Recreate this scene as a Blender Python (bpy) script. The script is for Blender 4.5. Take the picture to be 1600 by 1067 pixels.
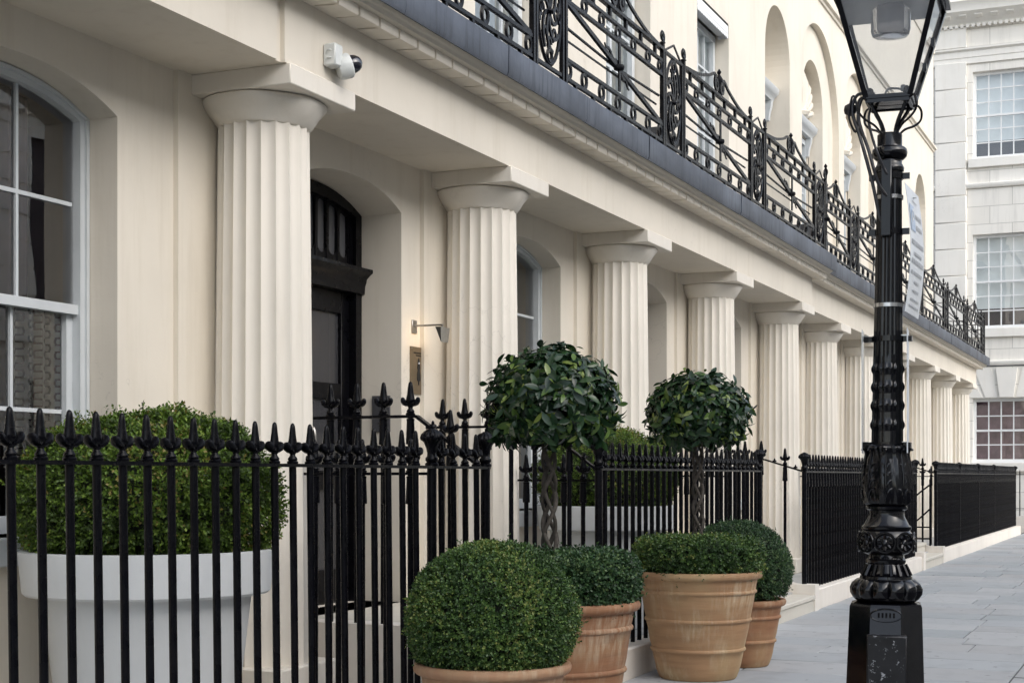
import bpy, math, random
import numpy as np
from mathutils import Vector, Matrix

random.seed(7)
rng = np.random.default_rng(11)
PI = math.pi
scene = bpy.context.scene
for o in list(bpy.data.objects):
    bpy.data.objects.remove(o)
COL = scene.collection

# ------------------------------------------------------------------ camera
cam_d = bpy.data.cameras.new('camera')
cam = bpy.data.objects.new('camera', cam_d)
COL.objects.link(cam)
cam.location = (0, 0, 1.5)
YAW = math.radians(23.69)                 # looking this far to the left of the street axis (+X)
cam.rotation_euler = (math.radians(90), 0, -math.radians(90) + YAW)
cam_d.sensor_width = 36
cam_d.lens = 2370 / 1600 * 36
cam_d.shift_y = (744 - 533.5) / 1600      # rising-front lens: verticals stay parallel
cam_d.clip_start = 0.05
cam_d.clip_end = 2000
scene.camera = cam

# ------------------------------------------------------------------ world, sun, exposure
world = bpy.data.worlds.new('World')
scene.world = world
world.use_nodes = True
wn = world.node_tree.nodes
wl = world.node_tree.links
wn.clear()
w_out = wn.new('ShaderNodeOutputWorld')
w_bg = wn.new('ShaderNodeBackground')
w_sky = wn.new('ShaderNodeTexSky')
w_sky.sky_type = 'NISHITA'
w_sky.sun_disc = False
SUN_EL = math.radians(36)
SUN_AZ = math.radians(-108)                # direction towards the sun, measured from +X towards +Y
w_sky.sun_elevation = SUN_EL
w_sky.sun_rotation = math.radians(90) - SUN_AZ
w_sky.air_density = 1.0
w_sky.dust_density = 2.0
w_sky.ozone_density = 1.0
w_bg.inputs['Strength'].default_value = 0.15
w_hsv = wn.new('ShaderNodeHueSaturation')
w_hsv.inputs['Saturation'].default_value = 0.50   # thin high overcast: pale cool sky
wl.new(w_sky.outputs[0], w_hsv.inputs['Color'])
wl.new(w_hsv.outputs[0], w_bg.inputs['Color'])
wl.new(w_bg.outputs[0], w_out.inputs['Surface'])

sun_d = bpy.data.lights.new('sun', 'SUN')
sun_d.energy = 0.8
sun_d.angle = math.radians(85)
sun_d.color = (1.0, 0.99, 0.97)
sun = bpy.data.objects.new('sun', sun_d)
COL.objects.link(sun)
sd = Vector((math.cos(SUN_EL) * math.cos(SUN_AZ), math.cos(SUN_EL) * math.sin(SUN_AZ), math.sin(SUN_EL)))
sun.rotation_euler = sd.to_track_quat('Z', 'Y').to_euler()
sun.location = (0, -8, 20)

scene.view_settings.view_transform = 'Standard'
scene.view_settings.look = 'None'
scene.view_settings.gamma = 1.0
scene.view_settings.use_curve_mapping = False
scene.view_settings.exposure = 0.93
scene.cycles.max_bounces = 8
scene.cycles.transparent_max_bounces = 16

# ------------------------------------------------------------------ materials
def new_mat(name):
    m = bpy.data.materials.new(name)
    m.use_nodes = True
    n = m.node_tree.nodes
    n.clear()
    out = n.new('ShaderNodeOutputMaterial')
    b = n.new('ShaderNodeBsdfPrincipled')
    m.node_tree.links.new(b.outputs[0], out.inputs['Surface'])
    return m, n, m.node_tree.links, b, out

def coords(n, l, world=True, scale=(1, 1, 1)):
    mp = n.new('ShaderNodeMapping')
    mp.inputs['Scale'].default_value = scale
    if world:
        g = n.new('ShaderNodeNewGeometry')
        l.new(g.outputs['Position'], mp.inputs['Vector'])
    else:
        g = n.new('ShaderNodeTexCoord')
        l.new(g.outputs['Object'], mp.inputs['Vector'])
    return mp.outputs[0]

def noise(n, l, vec, scale, detail=4, rough=0.55):
    t = n.new('ShaderNodeTexNoise')
    t.inputs['Scale'].default_value = scale
    t.inputs['Detail'].default_value = detail
    t.inputs['Roughness'].default_value = rough
    l.new(vec, t.inputs['Vector'])
    return t.outputs['Fac']

def ramp(n, l, fac, stops):
    r = n.new('ShaderNodeValToRGB')
    cr = r.color_ramp
    while len(cr.elements) > 1:
        cr.elements.remove(cr.elements[-1])
    cr.elements[0].position = stops[0][0]
    c = stops[0][1]
    cr.elements[0].color = (c[0], c[1], c[2], 1)
    for p, c in stops[1:]:
        e = cr.elements.new(p)
        e.color = (c[0], c[1], c[2], 1)
    l.new(fac, r.inputs[0])
    return r.outputs[0]

def mix(n, l, a, b, fac, mode='MIX'):
    m = n.new('ShaderNodeMix')
    m.data_type = 'RGBA'
    m.blend_type = mode
    for sock, v in ((m.inputs[6], a), (m.inputs[7], b)):
        if isinstance(v, tuple):
            sock.default_value = (v[0], v[1], v[2], 1)
        else:
            l.new(v, sock)
    if isinstance(fac, (int, float)):
        m.inputs[0].default_value = fac
    else:
        l.new(fac, m.inputs[0])
    return m.outputs[2]

def bump(n, l, b, height, strength, dist=0.01, normal=None):
    k = n.new('ShaderNodeBump')
    k.inputs['Strength'].default_value = strength
    k.inputs['Distance'].default_value = dist
    l.new(height, k.inputs['Height'])
    if normal is not None:
        l.new(normal, k.inputs['Normal'])
    if b is not None:
        l.new(k.outputs[0], b.inputs['Normal'])
    return k.outputs[0]

def g3(v, k=1.0):
    return (v[0] * k, v[1] * k, v[2] * k)

def simple(name, col, rough=0.5, metal=0.0, var=0.15, vscale=3.0, bstr=0.0, bscale=40, world=True, coat=0.0, spec=0.5):
    m, n, l, b, out = new_mat(name)
    v = coords(n, l, world)
    f = noise(n, l, v, vscale, 5)
    c = ramp(n, l, f, [(0.3, g3(col, 1 - var)), (0.7, g3(col, 1 + var))])
    l.new(c, b.inputs['Base Color'])
    b.inputs['Roughness'].default_value = rough
    b.inputs['Metallic'].default_value = metal
    b.inputs['Coat Weight'].default_value = coat
    b.inputs['Coat Roughness'].default_value = 0.12
    b.inputs['Specular IOR Level'].default_value = spec
    if bstr:
        bump(n, l, b, noise(n, l, v, bscale, 3), bstr)
    return m

def stucco(name, col, dirt=0.7, streak=0.75):
    m, n, l, b, out = new_mat(name)
    v = coords(n, l)
    big = noise(n, l, v, 0.9, 6, 0.6)
    c1 = ramp(n, l, big, [(0.25, g3(col, 0.90)), (0.55, col), (0.8, g3(col, 1.05))])
    vs = coords(n, l, True, (3.0, 3.0, 0.25))
    st = noise(n, l, vs, 2.2, 7, 0.65)
    stm = ramp(n, l, st, [(0.52, (0, 0, 0)), (0.78, (1, 1, 1))])
    dk = (col[0] * 0.70, col[1] * 0.66, col[2] * 0.58)
    sc = n.new('ShaderNodeMath'); sc.operation = 'MULTIPLY'; sc.inputs[1].default_value = 0.45 * streak
    l.new(stm, sc.inputs[0])
    c2 = mix(n, l, c1, dk, sc.outputs[0])
    sp = noise(n, l, v, 26, 3, 0.7)
    spm = ramp(n, l, sp, [(0.70, (0, 0, 0)), (0.80, (1, 1, 1))])
    sc2 = n.new('ShaderNodeMath'); sc2.operation = 'MULTIPLY'; sc2.inputs[1].default_value = 0.18 * dirt
    l.new(spm, sc2.inputs[0])
    c3 = mix(n, l, c2, g3(col, 0.5), sc2.outputs[0])
    # hairline cracks in the paint, only in places
    wv = n.new('ShaderNodeTexVoronoi'); wv.feature = 'DISTANCE_TO_EDGE'; wv.inputs['Scale'].default_value = 1.1
    dn_ = n.new('ShaderNodeVectorMath'); dn_.operation = 'ADD'
    tn = n.new('ShaderNodeTexNoise'); tn.inputs['Scale'].default_value = 3.0; tn.inputs['Detail'].default_value = 5
    l.new(v, tn.inputs['Vector']); l.new(v, dn_.inputs[0]); l.new(tn.outputs['Color'], dn_.inputs[1])
    l.new(dn_.outputs[0], wv.inputs['Vector'])
    ck = ramp(n, l, wv.outputs['Distance'], [(0.0, (1, 1, 1)), (0.0045, (0, 0, 0))])
    cm_ = n.new('ShaderNodeMath'); cm_.operation = 'MULTIPLY'
    l.new(ck, cm_.inputs[0])
    l.new(ramp(n, l, noise(n, l, v, 0.7, 3), [(0.55, (0, 0, 0)), (0.66, (0.45, 0.45, 0.45))]), cm_.inputs[1])
    c3 = mix(n, l, c3, g3(col, 0.55), cm_.outputs[0])
    l.new(c3, b.inputs['Base Color'])
    b.inputs['Roughness'].default_value = 0.62
    b.inputs['Specular IOR Level'].default_value = 0.3
    n1 = bump(n, l, None, noise(n, l, v, 5, 3), 0.22, 0.012)
    bump(n, l, b, noise(n, l, v, 75, 4), 0.12, 0.004, n1)
    return m

M = {}
M['cream'] = stucco('cream_stucco', (0.76, 0.70, 0.60))
M['cream_wall'] = stucco('cream_wall_stucco', (0.76, 0.70, 0.60))
M['column'] = stucco('cream_column_paint', (0.785, 0.735, 0.65), 0.9, 0.8)
M['stone'] = stucco('portland_stone', (0.88, 0.855, 0.795), 0.5, 0.5)
M['step'] = stucco('step_stone', (0.62, 0.585, 0.51), 1.0, 0.8)
M['plinth'] = stucco('plinth_paint', (0.80, 0.745, 0.67), 1.0, 0.9)
M['white'] = simple('shaded_white_gloss', (0.60, 0.63, 0.645), 0.35, var=0.05, vscale=4, bstr=0.06, bscale=30)  # white paint greyed: shade on the window frames is put into its colour
M['planter'] = stucco('white_planter_paint', (0.66, 0.68, 0.685), 0.9, 0.45)
M['soil'] = simple('soil', (0.03, 0.022, 0.015), 0.95, var=0.4, vscale=30, bstr=0.5, bscale=60)
M['interior'] = simple('plum_interior', (0.045, 0.03, 0.035), 0.8, var=0.3, vscale=1.0)
M['blind'] = simple('pale_blind', (0.74, 0.79, 0.80), 0.8, var=0.08, vscale=2.0)
M['darkblind'] = simple('dark_blind', (0.055, 0.045, 0.055), 0.75, var=0.35, vscale=3.0)
M['plumcurtain'] = simple('plum_curtain', (0.20, 0.13, 0.15), 0.9, var=0.25, vscale=5.0, bstr=0.1)
M['steel'] = simple('brushed_steel', (0.42, 0.40, 0.37), 0.3, metal=1.0, var=0.15, vscale=20)
M['strap'] = simple('steel_strap', (0.6, 0.6, 0.6), 0.25, metal=1.0, var=0.1, vscale=20)
M['brass'] = simple('bronze_plaque', (0.27, 0.215, 0.145), 0.32, metal=0.75, var=0.18, vscale=6)
M['ink'] = simple('black_print', (0.012, 0.012, 0.012), 0.6, var=0.1)
M['greyink'] = simple('grey_print', (0.44, 0.46, 0.48), 0.6, var=0.15, vscale=40)
M['blueink'] = simple('blue_print', (0.44, 0.53, 0.66), 0.5, var=0.05)
M['signwhite'] = simple('sign_face', (0.66, 0.69, 0.72), 0.4, var=0.08, vscale=6)
M['trough'] = simple('dark_grey_trough', (0.06, 0.06, 0.065), 0.55, var=0.2, vscale=6)
M['camwhite'] = simple('camera_shell', (0.66, 0.68, 0.66), 0.4, var=0.06, vscale=25)
M['camdome'] = simple('camera_dome', (0.012, 0.012, 0.02), 0.05, var=0.1, coat=1.0)
M['bark'] = simple('grey_bark', (0.058, 0.049, 0.040), 0.85, var=0.4, vscale=28, bstr=0.5, bscale=55, world=False)
M['cable'] = simple('cable_sheath', (0.012, 0.012, 0.016), 0.4, var=0.3)
M['asphalt'] = simple('asphalt', (0.05, 0.05, 0.052), 0.9, var=0.3, vscale=6, bstr=0.4, bscale=160)
M['mortar'] = simple('mortar_joint', (0.10, 0.10, 0.10), 0.95, var=0.3, vscale=12, bstr=0.3, bscale=90)
m, n, l, b, out = new_mat('ashlar_stone')
v = coords(n, l)
sw = n.new('ShaderNodeSeparateXYZ'); cbx = n.new('ShaderNodeCombineXYZ')
l.new(v, sw.inputs[0]); l.new(sw.outputs[1], cbx.inputs[0]); l.new(sw.outputs[2], cbx.inputs[1])
bk = n.new('ShaderNodeTexBrick')
bk.inputs['Scale'].default_value = 1.0
bk.inputs['Brick Width'].default_value = 1.25
bk.inputs['Row Height'].default_value = 0.52
bk.inputs['Mortar Size'].default_value = 0.010
bk.inputs['Color1'].default_value = (0.89, 0.865, 0.805, 1)
bk.inputs['Color2'].default_value = (0.83, 0.80, 0.735, 1)
bk.inputs['Mortar'].default_value = (0.55, 0.53, 0.48, 1)
l.new(cbx.outputs[0], bk.inputs['Vector'])
c = mix(n, l, bk.outputs['Color'], (0.48, 0.46, 0.42), ramp(n, l, noise(n, l, coords(n, l, True, (3, 3, 0.3)), 1.6, 7, 0.65), [(0.5, (0, 0, 0)), (0.8, (0.45, 0.45, 0.45))]))
l.new(c, b.inputs['Base Color']); b.inputs['Roughness'].default_value = 0.8
bump(n, l, b, noise(n, l, v, 20, 4), 0.2, 0.01)
M['ashlar'] = m
M['farwhite'] = simple('white_far_paint', (0.80, 0.81, 0.81), 0.5, var=0.04)
M['porch'] = simple('porch_stone', (0.42, 0.42, 0.41), 0.8, var=0.15, vscale=4, bstr=0.2, bscale=60)
M['valance'] = simple('white_blind_box', (0.78, 0.79, 0.80), 0.5, var=0.04)

# black gloss paint over cast iron, thick brushed coats with a few chips
def black_paint(name, chips=0.0, rough=0.24, world=False, spec=0.15):
    m, n, l, b, out = new_mat(name)
    v = coords(n, l, world)
    f = noise(n, l, v, 9, 5)
    c = ramp(n, l, f, [(0.3, (0.0018, 0.0018, 0.0028)), (0.75, (0.0035, 0.0035, 0.0055))])
    if chips:
        ch = noise(n, l, v, 34, 8, 0.72)
        cm = ramp(n, l, ch, [(0.735 - chips * 0.05, (0, 0, 0)), (0.765 - chips * 0.05, (1, 1, 1))])
        c = mix(n, l, c, (0.32, 0.33, 0.35), cm)
    l.new(c, b.inputs['Base Color'])
    rr = ramp(n, l, noise(n, l, v, 14, 4), [(0.3, (rough * 0.7,) * 3), (0.75, (rough * 1.7,) * 3)])
    l.new(rr, b.inputs['Roughness'])
    b.inputs['Specular IOR Level'].default_value = spec
    n1 = bump(n, l, None, noise(n, l, v, 24, 2), 0.10, 0.003)
    bump(n, l, b, noise(n, l, v, 120, 2), 0.03, 0.001, n1)
    return m
M['black'] = black_paint('black_gloss_paint')
M['blackpost'] = black_paint('black_lamp_paint', 0.42, 0.13, spec=0.5)
M['blackscratch'] = black_paint('scratched_black_paint', 2.9, 0.36, spec=0.5)
M['blackdoor'] = black_paint('black_door_paint', 0, 0.3, True, 0.18)

# lead sheet with vertical run-off streaks (stains with their own shapes)
m, n, l, b, out = new_mat('lead_sheet')
v = coords(n, l)
vs = coords(n, l, True, (14, 14, 0.8))
st = noise(n, l, vs, 1.6, 6, 0.6)
c = ramp(n, l, noise(n, l, v, 2.0, 6), [(0.3, (0.045, 0.052, 0.068)), (0.7, (0.115, 0.13, 0.16))])
c = mix(n, l, c, (0.018, 0.02, 0.026), ramp(n, l, st, [(0.52, (0, 0, 0)), (0.72, (0.75, 0.75, 0.75))]))
l.new(c, b.inputs['Base Color'])
b.inputs['Roughness'].default_value = 0.5
b.inputs['Metallic'].default_value = 0.25
bump(n, l, b, noise(n, l, v, 7, 4), 0.3, 0.012)
M['lead'] = m

# terracotta with lime bloom
def terracotta(name, col, bloom):
    m, n, l, b, out = new_mat(name)
    v = coords(n, l, False)
    vh = coords(n, l, False, (1, 1, 9))
    c = ramp(n, l, noise(n, l, vh, 3, 5), [(0.3, g3(col, 0.84)), (0.72, g3(col, 1.12))])
    vs = coords(n, l, False, (16, 16, 1.2))
    s1 = noise(n, l, vs, 2.0, 6, 0.65)
    s2 = noise(n, l, v, 3.0, 5)
    mm = n.new('ShaderNodeMath'); mm.operation = 'MULTIPLY'
    l.new(ramp(n, l, s1, [(0.45, (0, 0, 0)), (0.75, (1, 1, 1))]), mm.inputs[0])
    l.new(ramp(n, l, s2, [(0.42, (0, 0, 0)), (0.66, (bloom,) * 3)]), mm.inputs[1])
    c = mix(n, l, c, (0.60, 0.50, 0.36), mm.outputs[0])
    yel = ramp(n, l, noise(n, l, v, 1.6, 4), [(0.42, (0, 0, 0)), (0.66, (bloom * 0.75,) * 3)])
    c = mix(n, l, c, (0.46, 0.335, 0.175), yel)
    sp = ramp(n, l, noise(n, l, v, 40, 4, 0.7), [(0.66, (0, 0, 0)), (0.76, (0.5, 0.5, 0.5))])
    c = mix(n, l, c, g3(col, 0.45), sp)
    l.new(c, b.inputs['Base Color'])
    b.inputs['Roughness'].default_value = 0.72
    n1 = bump(n, l, None, noise(n, l, vh, 14, 4), 0.25, 0.006)
    bump(n, l, b, noise(n, l, v, 110, 3), 0.2, 0.002, n1)
    return m
M['terra_a'] = terracotta('terracotta_red', (0.30, 0.145, 0.072), 0.8)
M['terra_b'] = terracotta('terracotta_bleached', (0.37, 0.215, 0.11), 1.0)
M['terra_c'] = terracotta('terracotta_dusty', (0.36, 0.195, 0.11), 0.8)

# paving stone, tinted per slab
m, n, l, b, out = new_mat('york_paving')
oi = n.new('ShaderNodeObjectInfo')
v = coords(n, l)
c = ramp(n, l, oi.outputs['Random'], [(0.0, (0.32, 0.345, 0.36)), (0.35, (0.375, 0.395, 0.41)), (0.7, (0.37, 0.372, 0.375)), (1.0, (0.425, 0.44, 0.45))])
c = mix(n, l, c, (0.20, 0.205, 0.21), ramp(n, l, noise(n, l, v, 3.0, 7, 0.65), [(0.5, (0, 0, 0)), (0.78, (0.5, 0.5, 0.5))]))
c = mix(n, l, c, (0.08, 0.075, 0.07), ramp(n, l, noise(n, l, v, 45, 4, 0.7), [(0.66, (0, 0, 0)), (0.74, (0.6, 0.6, 0.6))]))
c = mix(n, l, c, (0.13, 0.13, 0.135), ramp(n, l, noise(n, l, v, 11, 2, 0.4), [(0.70, (0, 0, 0)), (0.725, (0.7, 0.7, 0.7))]))
l.new(c, b.inputs['Base Color'])
b.inputs['Roughness'].default_value = 0.7
n1 = bump(n, l, None, noise(n, l, v, 6, 4), 0.3, 0.01)
bump(n, l, b, noise(n, l, v, 60, 4), 0.25, 0.004, n1)
M['paving'] = m

# leaves; colour from the per-leaf attribute "tint"
def leaf_mat(name, stops, rough, coat=0.0, trans=0.15, attr=True):
    m, n, l, b, out = new_mat(name)
    if attr:
        a = n.new('ShaderNodeAttribute')
        a.attribute_name = 'tint'
        fac = a.outputs['Fac']
    else:
        a = n.new('ShaderNodeObjectInfo')
        fac = a.outputs['Random']
    c = ramp(n, l, fac, stops)
    l.new(c, b.inputs['Base Color'])
    b.inputs['Roughness'].default_value = rough
    b.inputs['Coat Weight'].default_value = coat
    b.inputs['Coat Roughness'].default_value = 0.25
    b.inputs['Specular IOR Level'].default_value = 0.35
    tr = n.new('ShaderNodeBsdfTranslucent')
    hs = mix(n, l, c, (1.3, 1.5, 0.5), 0.5, 'MULTIPLY')
    l.new(hs, tr.inputs['Color'])
    ms = n.new('ShaderNodeMixShader')
    ms.inputs[0].default_value = trans
    l.new(b.outputs[0], ms.inputs[1])
    l.new(tr.outputs[0], ms.inputs[2])
    l.new(ms.outputs[0], out.inputs['Surface'])
    return m
M['box_leaf'] = leaf_mat('box_leaf', [(0.0, (0.020, 0.044, 0.014)), (0.5, (0.048, 0.098, 0.028)), (0.85, (0.100, 0.170, 0.036)), (0.98, (0.21, 0.26, 0.07)), (1.0, (0.13, 0.075, 0.03))], 0.42, 0.0)
M['box_leaf_blue'] = leaf_mat('box_leaf_blue', [(0.0, (0.016, 0.038, 0.016)), (0.5, (0.036, 0.080, 0.034)), (0.85, (0.068, 0.125, 0.044)), (1.0, (0.13, 0.19, 0.07))], 0.42, 0.0)
M['shrub_leaf'] = leaf_mat('shrub_leaf', [(0.0, (0.020, 0.038, 0.006)), (0.45, (0.052, 0.098, 0.010)), (0.8, (0.11, 0.185, 0.020)), (0.96, (0.20, 0.27, 0.045)), (1.0, (0.16, 0.07, 0.03))], 0.5, 0.0)
BAY = [(0.0, (0.010, 0.026, 0.013)), (0.45, (0.019, 0.046, 0.020)), (0.75, (0.034, 0.074, 0.026)), (0.90, (0.085, 0.145, 0.030)), (1.0, (0.20, 0.25, 0.06))]
M['bay_leaf'] = leaf_mat('bay_leaf', BAY, 0.26, 0.15, 0.1)
M['bay_leaf_one'] = leaf_mat('bay_leaf_single', BAY, 0.26, 0.15, 0.1, attr=False)
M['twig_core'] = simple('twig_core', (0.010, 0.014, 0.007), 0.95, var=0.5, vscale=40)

# glass
def glass(name, tint=(0.92, 0.95, 0.95), ior=1.45, rough=0.0, body=None, bodyfac=0.0):
    m, n, l, b, out = new_mat(name)
    n.remove(b)
    gl = n.new('ShaderNodeBsdfGlossy')
    gl.inputs['Roughness'].default_value = rough
    gl.inputs['Color'].default_value = (1, 1, 1, 1)
    tr = n.new('ShaderNodeBsdfTransparent')
    tr.inputs['Color'].default_value = (tint[0], tint[1], tint[2], 1)
    fr = n.new('ShaderNodeFresnel')
    fr.inputs['IOR'].default_value = ior
    v = coords(n, l)
    bm = bump(n, l, None, noise(n, l, v, 1.3, 2), 0.12, 0.02)
    l.new(bm, gl.inputs['Normal'])
    ms = n.new('ShaderNodeMixShader')
    l.new(fr.outputs[0], ms.inputs[0])
    base = tr.outputs[0]
    if body:
        df = n.new('ShaderNodeBsdfDiffuse')
        df.inputs['Color'].default_value = (body[0], body[1], body[2], 1)
        m2 = n.new('ShaderNodeMixShader')
        m2.inputs[0].default_value = bodyfac
        l.new(tr.outputs[0], m2.inputs[1])
        l.new(df.outputs[0], m2.inputs[2])
        base = m2.outputs[0]
    l.new(base, ms.inputs[1])
    l.new(gl.outputs[0], ms.inputs[2])
    l.new(ms.outputs[0], out.inputs['Surface'])
    return m
M['glass'] = glass('window_glass', tint=(0.97, 0.985, 0.985), ior=2.2)
M['lantern_glass'] = glass('lantern_glass', (0.93, 0.945, 0.96), 1.5, 0.05, (0.75, 0.77, 0.8), 0.16)
M['frosted'] = glass('frosted_door_glass', (0.5, 0.5, 0.5), 1.5, 0.18, (0.055, 0.055, 0.06), 0.85)
M['fanlight'] = glass('fanlight_glass', (0.5, 0.5, 0.5), 1.5, 0.18, (0.16, 0.16, 0.17), 0.8)
M['lampbowl'] = glass('prismatic_bowl', (0.62, 0.62, 0.64), 1.5, 0.2, (0.55, 0.55, 0.57), 0.55)

# curtain with meander lines
m, n, l, b, out = new_mat('meander_curtain')
tc = n.new('ShaderNodeTexCoord')
sx = n.new('ShaderNodeSeparateXYZ')
l.new(tc.outputs['UV'], sx.inputs[0])
def mth(op, a, bb=None):
    k = n.new('ShaderNodeMath'); k.operation = op
    for i, q in enumerate((a, bb)):
        if q is None:
            continue
        if isinstance(q, (int, float)):
            k.inputs[i].default_value = q
        else:
            l.new(q, k.inputs[i])
    return k.outputs[0]
u = sx.outputs[0]; w = sx.outputs[1]
P = 0.085
um = mth('SUBTRACT', mth('MODULO', mth('ADD', u, 10.0), P), P / 2)
# meander: sine wave folded over itself, drawn as bars closed by arcs
ph = mth('MULTIPLY', w, 2 * PI / 0.075)
sn = mth('SINE', ph)
amp = mth('MULTIPLY', mth('MULTIPLY', mth('ARCTANGENT', mth('MULTIPLY', sn, 5.0)), 0.72), 0.029)
dd = mth('ABSOLUTE', mth('SUBTRACT', um, amp))
near1 = mth('LESS_THAN', dd, 0.0062)
flat = mth('LESS_THAN', mth('ABSOLUTE', sn), 0.33)
inband = mth('LESS_THAN', mth('ABSOLUTE', um), 0.030)
line = mth('MAXIMUM', near1, mth('MULTIPLY', flat, inband))
reds = ramp(n, l, mth('FRACT', mth('MULTIPLY', mth('FLOOR', mth('DIVIDE', mth('ADD', u, 10.0), P)), 0.37)), [(0.0, (0.03, 0.03, 0.032)), (0.5, (0.035, 0.03, 0.03)), (0.75, (0.16, 0.05, 0.035))])
c = mix(n, l, (0.86, 0.83, 0.76), reds, line)
l.new(c, b.inputs['Base Color'])
b.inputs['Roughness'].default_value = 0.9
M['meander'] = m

# lit bulb of the picture light
m, n, l, b, out = new_mat('warm_bulb')
b.inputs['Base Color'].default_value = (1, 0.8, 0.5, 1)
b.inputs['Emission Color'].default_value = (1, 0.72, 0.38, 1)
b.inputs['Emission Strength'].default_value = 6
M['bulb'] = m

# ------------------------------------------------------------------ mesh helpers
class MB:
    def __init__(s):
        s.v = []; s.f = []; s.uv = None
    def add(s, vs, fs):
        o = len(s.v)
        s.v.extend([tuple(p) for p in vs])
        s.f.extend([tuple(i + o for i in f) for f in fs])
        return s
    def quad(s, a, b, c, d):
        return s.add([a, b, c, d], [(0, 1, 2, 3)])
    def box(s, x0, x1, y0, y1, z0, z1, b=0.0):
        if b <= 0:
            vs = [(x, y, z) for x in (x0, x1) for y in (y0, y1) for z in (z0, z1)]
            return s.add(vs, [(0, 1, 3, 2), (4, 6, 7, 5), (0, 4, 5, 1), (2, 3, 7, 6), (0, 2, 6, 4), (1, 5, 7, 3)])
        lo = (x0, y0, z0); hi = (x1, y1, z1)
        idx = {}; vs = []
        for sx in (0, 1):
            for sy in (0, 1):
                for sz in (0, 1):
                    sg = (sx, sy, sz)
                    for ax in range(3):
                        p = []
                        for k in range(3):
                            e = hi[k] if sg[k] else lo[k]
                            if k != ax:
                                e += -b if sg[k] else b
                            p.append(e)
                        idx[(sg, ax)] = len(vs); vs.append(tuple(p))
        fs = []
        for ax in range(3):
            o1, o2 = [k for k in range(3) if k != ax]
            for sg in (0, 1):
                r = []
                for a, c in ((0, 0), (1, 0), (1, 1), (0, 1)):
                    q = [0, 0, 0]; q[ax] = sg; q[o1] = a; q[o2] = c
                    r.append(idx[(tuple(q), ax)])
                fs.append(r)
        for a1 in range(3):
            for a2 in range(a1 + 1, 3):
                t = 3 - a1 - a2
                for s1 in (0, 1):
                    for s2 in (0, 1):
                        q0 = [0, 0, 0]; q0[a1] = s1; q0[a2] = s2
                        q1 = list(q0); q1[t] = 1
                        q0 = tuple(q0); q1 = tuple(q1)
                        fs.append([idx[(q0, a1)], idx[(q1, a1)], idx[(q1, a2)], idx[(q0, a2)]])
        for sx in (0, 1):
            for sy in (0, 1):
                for sz in (0, 1):
                    fs.append([idx[((sx, sy, sz), k)] for k in range(3)])
        cc = Vector(((x0 + x1) / 2, (y0 + y1) / 2, (z0 + z1) / 2))
        out = []
        for f in fs:
            p = [Vector(vs[i]) for i in f]
            nn = (p[1] - p[0]).cross(p[2] - p[0])
            ctr = sum(p, Vector()) / len(p)
            out.append(f if nn.dot(ctr - cc) > 0 else f[::-1])
        return s.add(vs, out)
    def lathe(s, prof, n=16, c=(0, 0, 0), mod=None, rot=0.0, cap=True, sx=1.0, sy=1.0):
        vs = []; fs = []
        for j, (r, z) in enumerate(prof):
            for i in range(n):
                a = rot + 2 * PI * i / n
                rr = r if mod is None else mod(r, z, a)
                vs.append((c[0] + rr * math.cos(a) * sx, c[1] + rr * math.sin(a) * sy, c[2] + z))
        for j in range(len(prof) - 1):
            for i in range(n):
                a = j * n + i; b = j * n + (i + 1) % n
                fs.append((a, b, b + n, a + n))
        if cap:
            fs.append(tuple(range(n))[::-1])
            k = (len(prof) - 1) * n
            fs.append(tuple(range(k, k + n)))
        return s.add(vs, fs)
    def tube(s, pts, r, n=6, closed=False, fx=1.0, fy=1.0, up=None):
        P = [Vector(p) for p in pts]
        N = len(P)
        T = []
        for i in range(N):
            if closed:
                t = P[(i + 1) % N] - P[i - 1]
            else:
                t = P[min(i + 1, N - 1)] - P[max(i - 1, 0)]
            T.append(t.normalized() if t.length > 1e-9 else Vector((0, 0, 1)))
        u = Vector(up) if up else (Vector((0, 0, 1)) if abs(T[0].z) < 0.9 else Vector((0, 1, 0)))
        vs = []
        for i in range(N):
            if up:
                u = Vector(up)
            side = T[i].cross(u)
            if side.length < 1e-6:
                side = T[i].cross(Vector((1, 0, 0.3)))
            side.normalize()
            u2 = side.cross(T[i]).normalized()
            if not up:
                u = u2
            rr = r[i] if isinstance(r, (list, tuple)) else r
            for k in range(n):
                a = 2 * PI * k / n + PI / n
                vs.append(P[i] + side * (rr * fx * math.cos(a)) + u2 * (rr * fy * math.sin(a)))
        fs = []
        for i in range(N if closed else N - 1):
            a0 = i * n; b0 = ((i + 1) % N) * n
            for k in range(n):
                k2 = (k + 1) % n
                fs.append((a0 + k, a0 + k2, b0 + k2, b0 + k))
        if not closed:
            fs.append(tuple(range(n))[::-1])
            fs.append(tuple(range((N - 1) * n, N * n)))
        return s.add(vs, fs)
    def prism(s, poly, ax, a, b):
        """extrude a closed 2-D polygon along axis ax (0: (y,z), 1: (x,z), 2: (x,y)) from a to b"""
        n = len(poly)
        def mk(p, t):
            return {0: (t, p[0], p[1]), 1: (p[0], t, p[1]), 2: (p[0], p[1], t)}[ax]
        vs = [mk(p, a) for p in poly] + [mk(p, b) for p in poly]
        fs = [tuple(range(n))[::-1], tuple(range(n, 2 * n))]
        for i in range(n):
            j = (i + 1) % n
            fs.append((i, j, n + j, n + i))
        return s.add(vs, fs)
    def mesh(s, name, mat, sharp=38):
        me = bpy.data.meshes.new(name)
        me.from_pydata(s.v, [], s.f)
        if isinstance(mat, str):
            mat = M[mat]
        me.materials.append(mat)
        me.update()
        me.shade_smooth()
        me.set_sharp_from_angle(angle=math.radians(sharp))
        return me

def wpos(p):
    t = Vector((0, 0, 0))
    while p is not None:
        t += p.location
        p = p.parent
    return t

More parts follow.
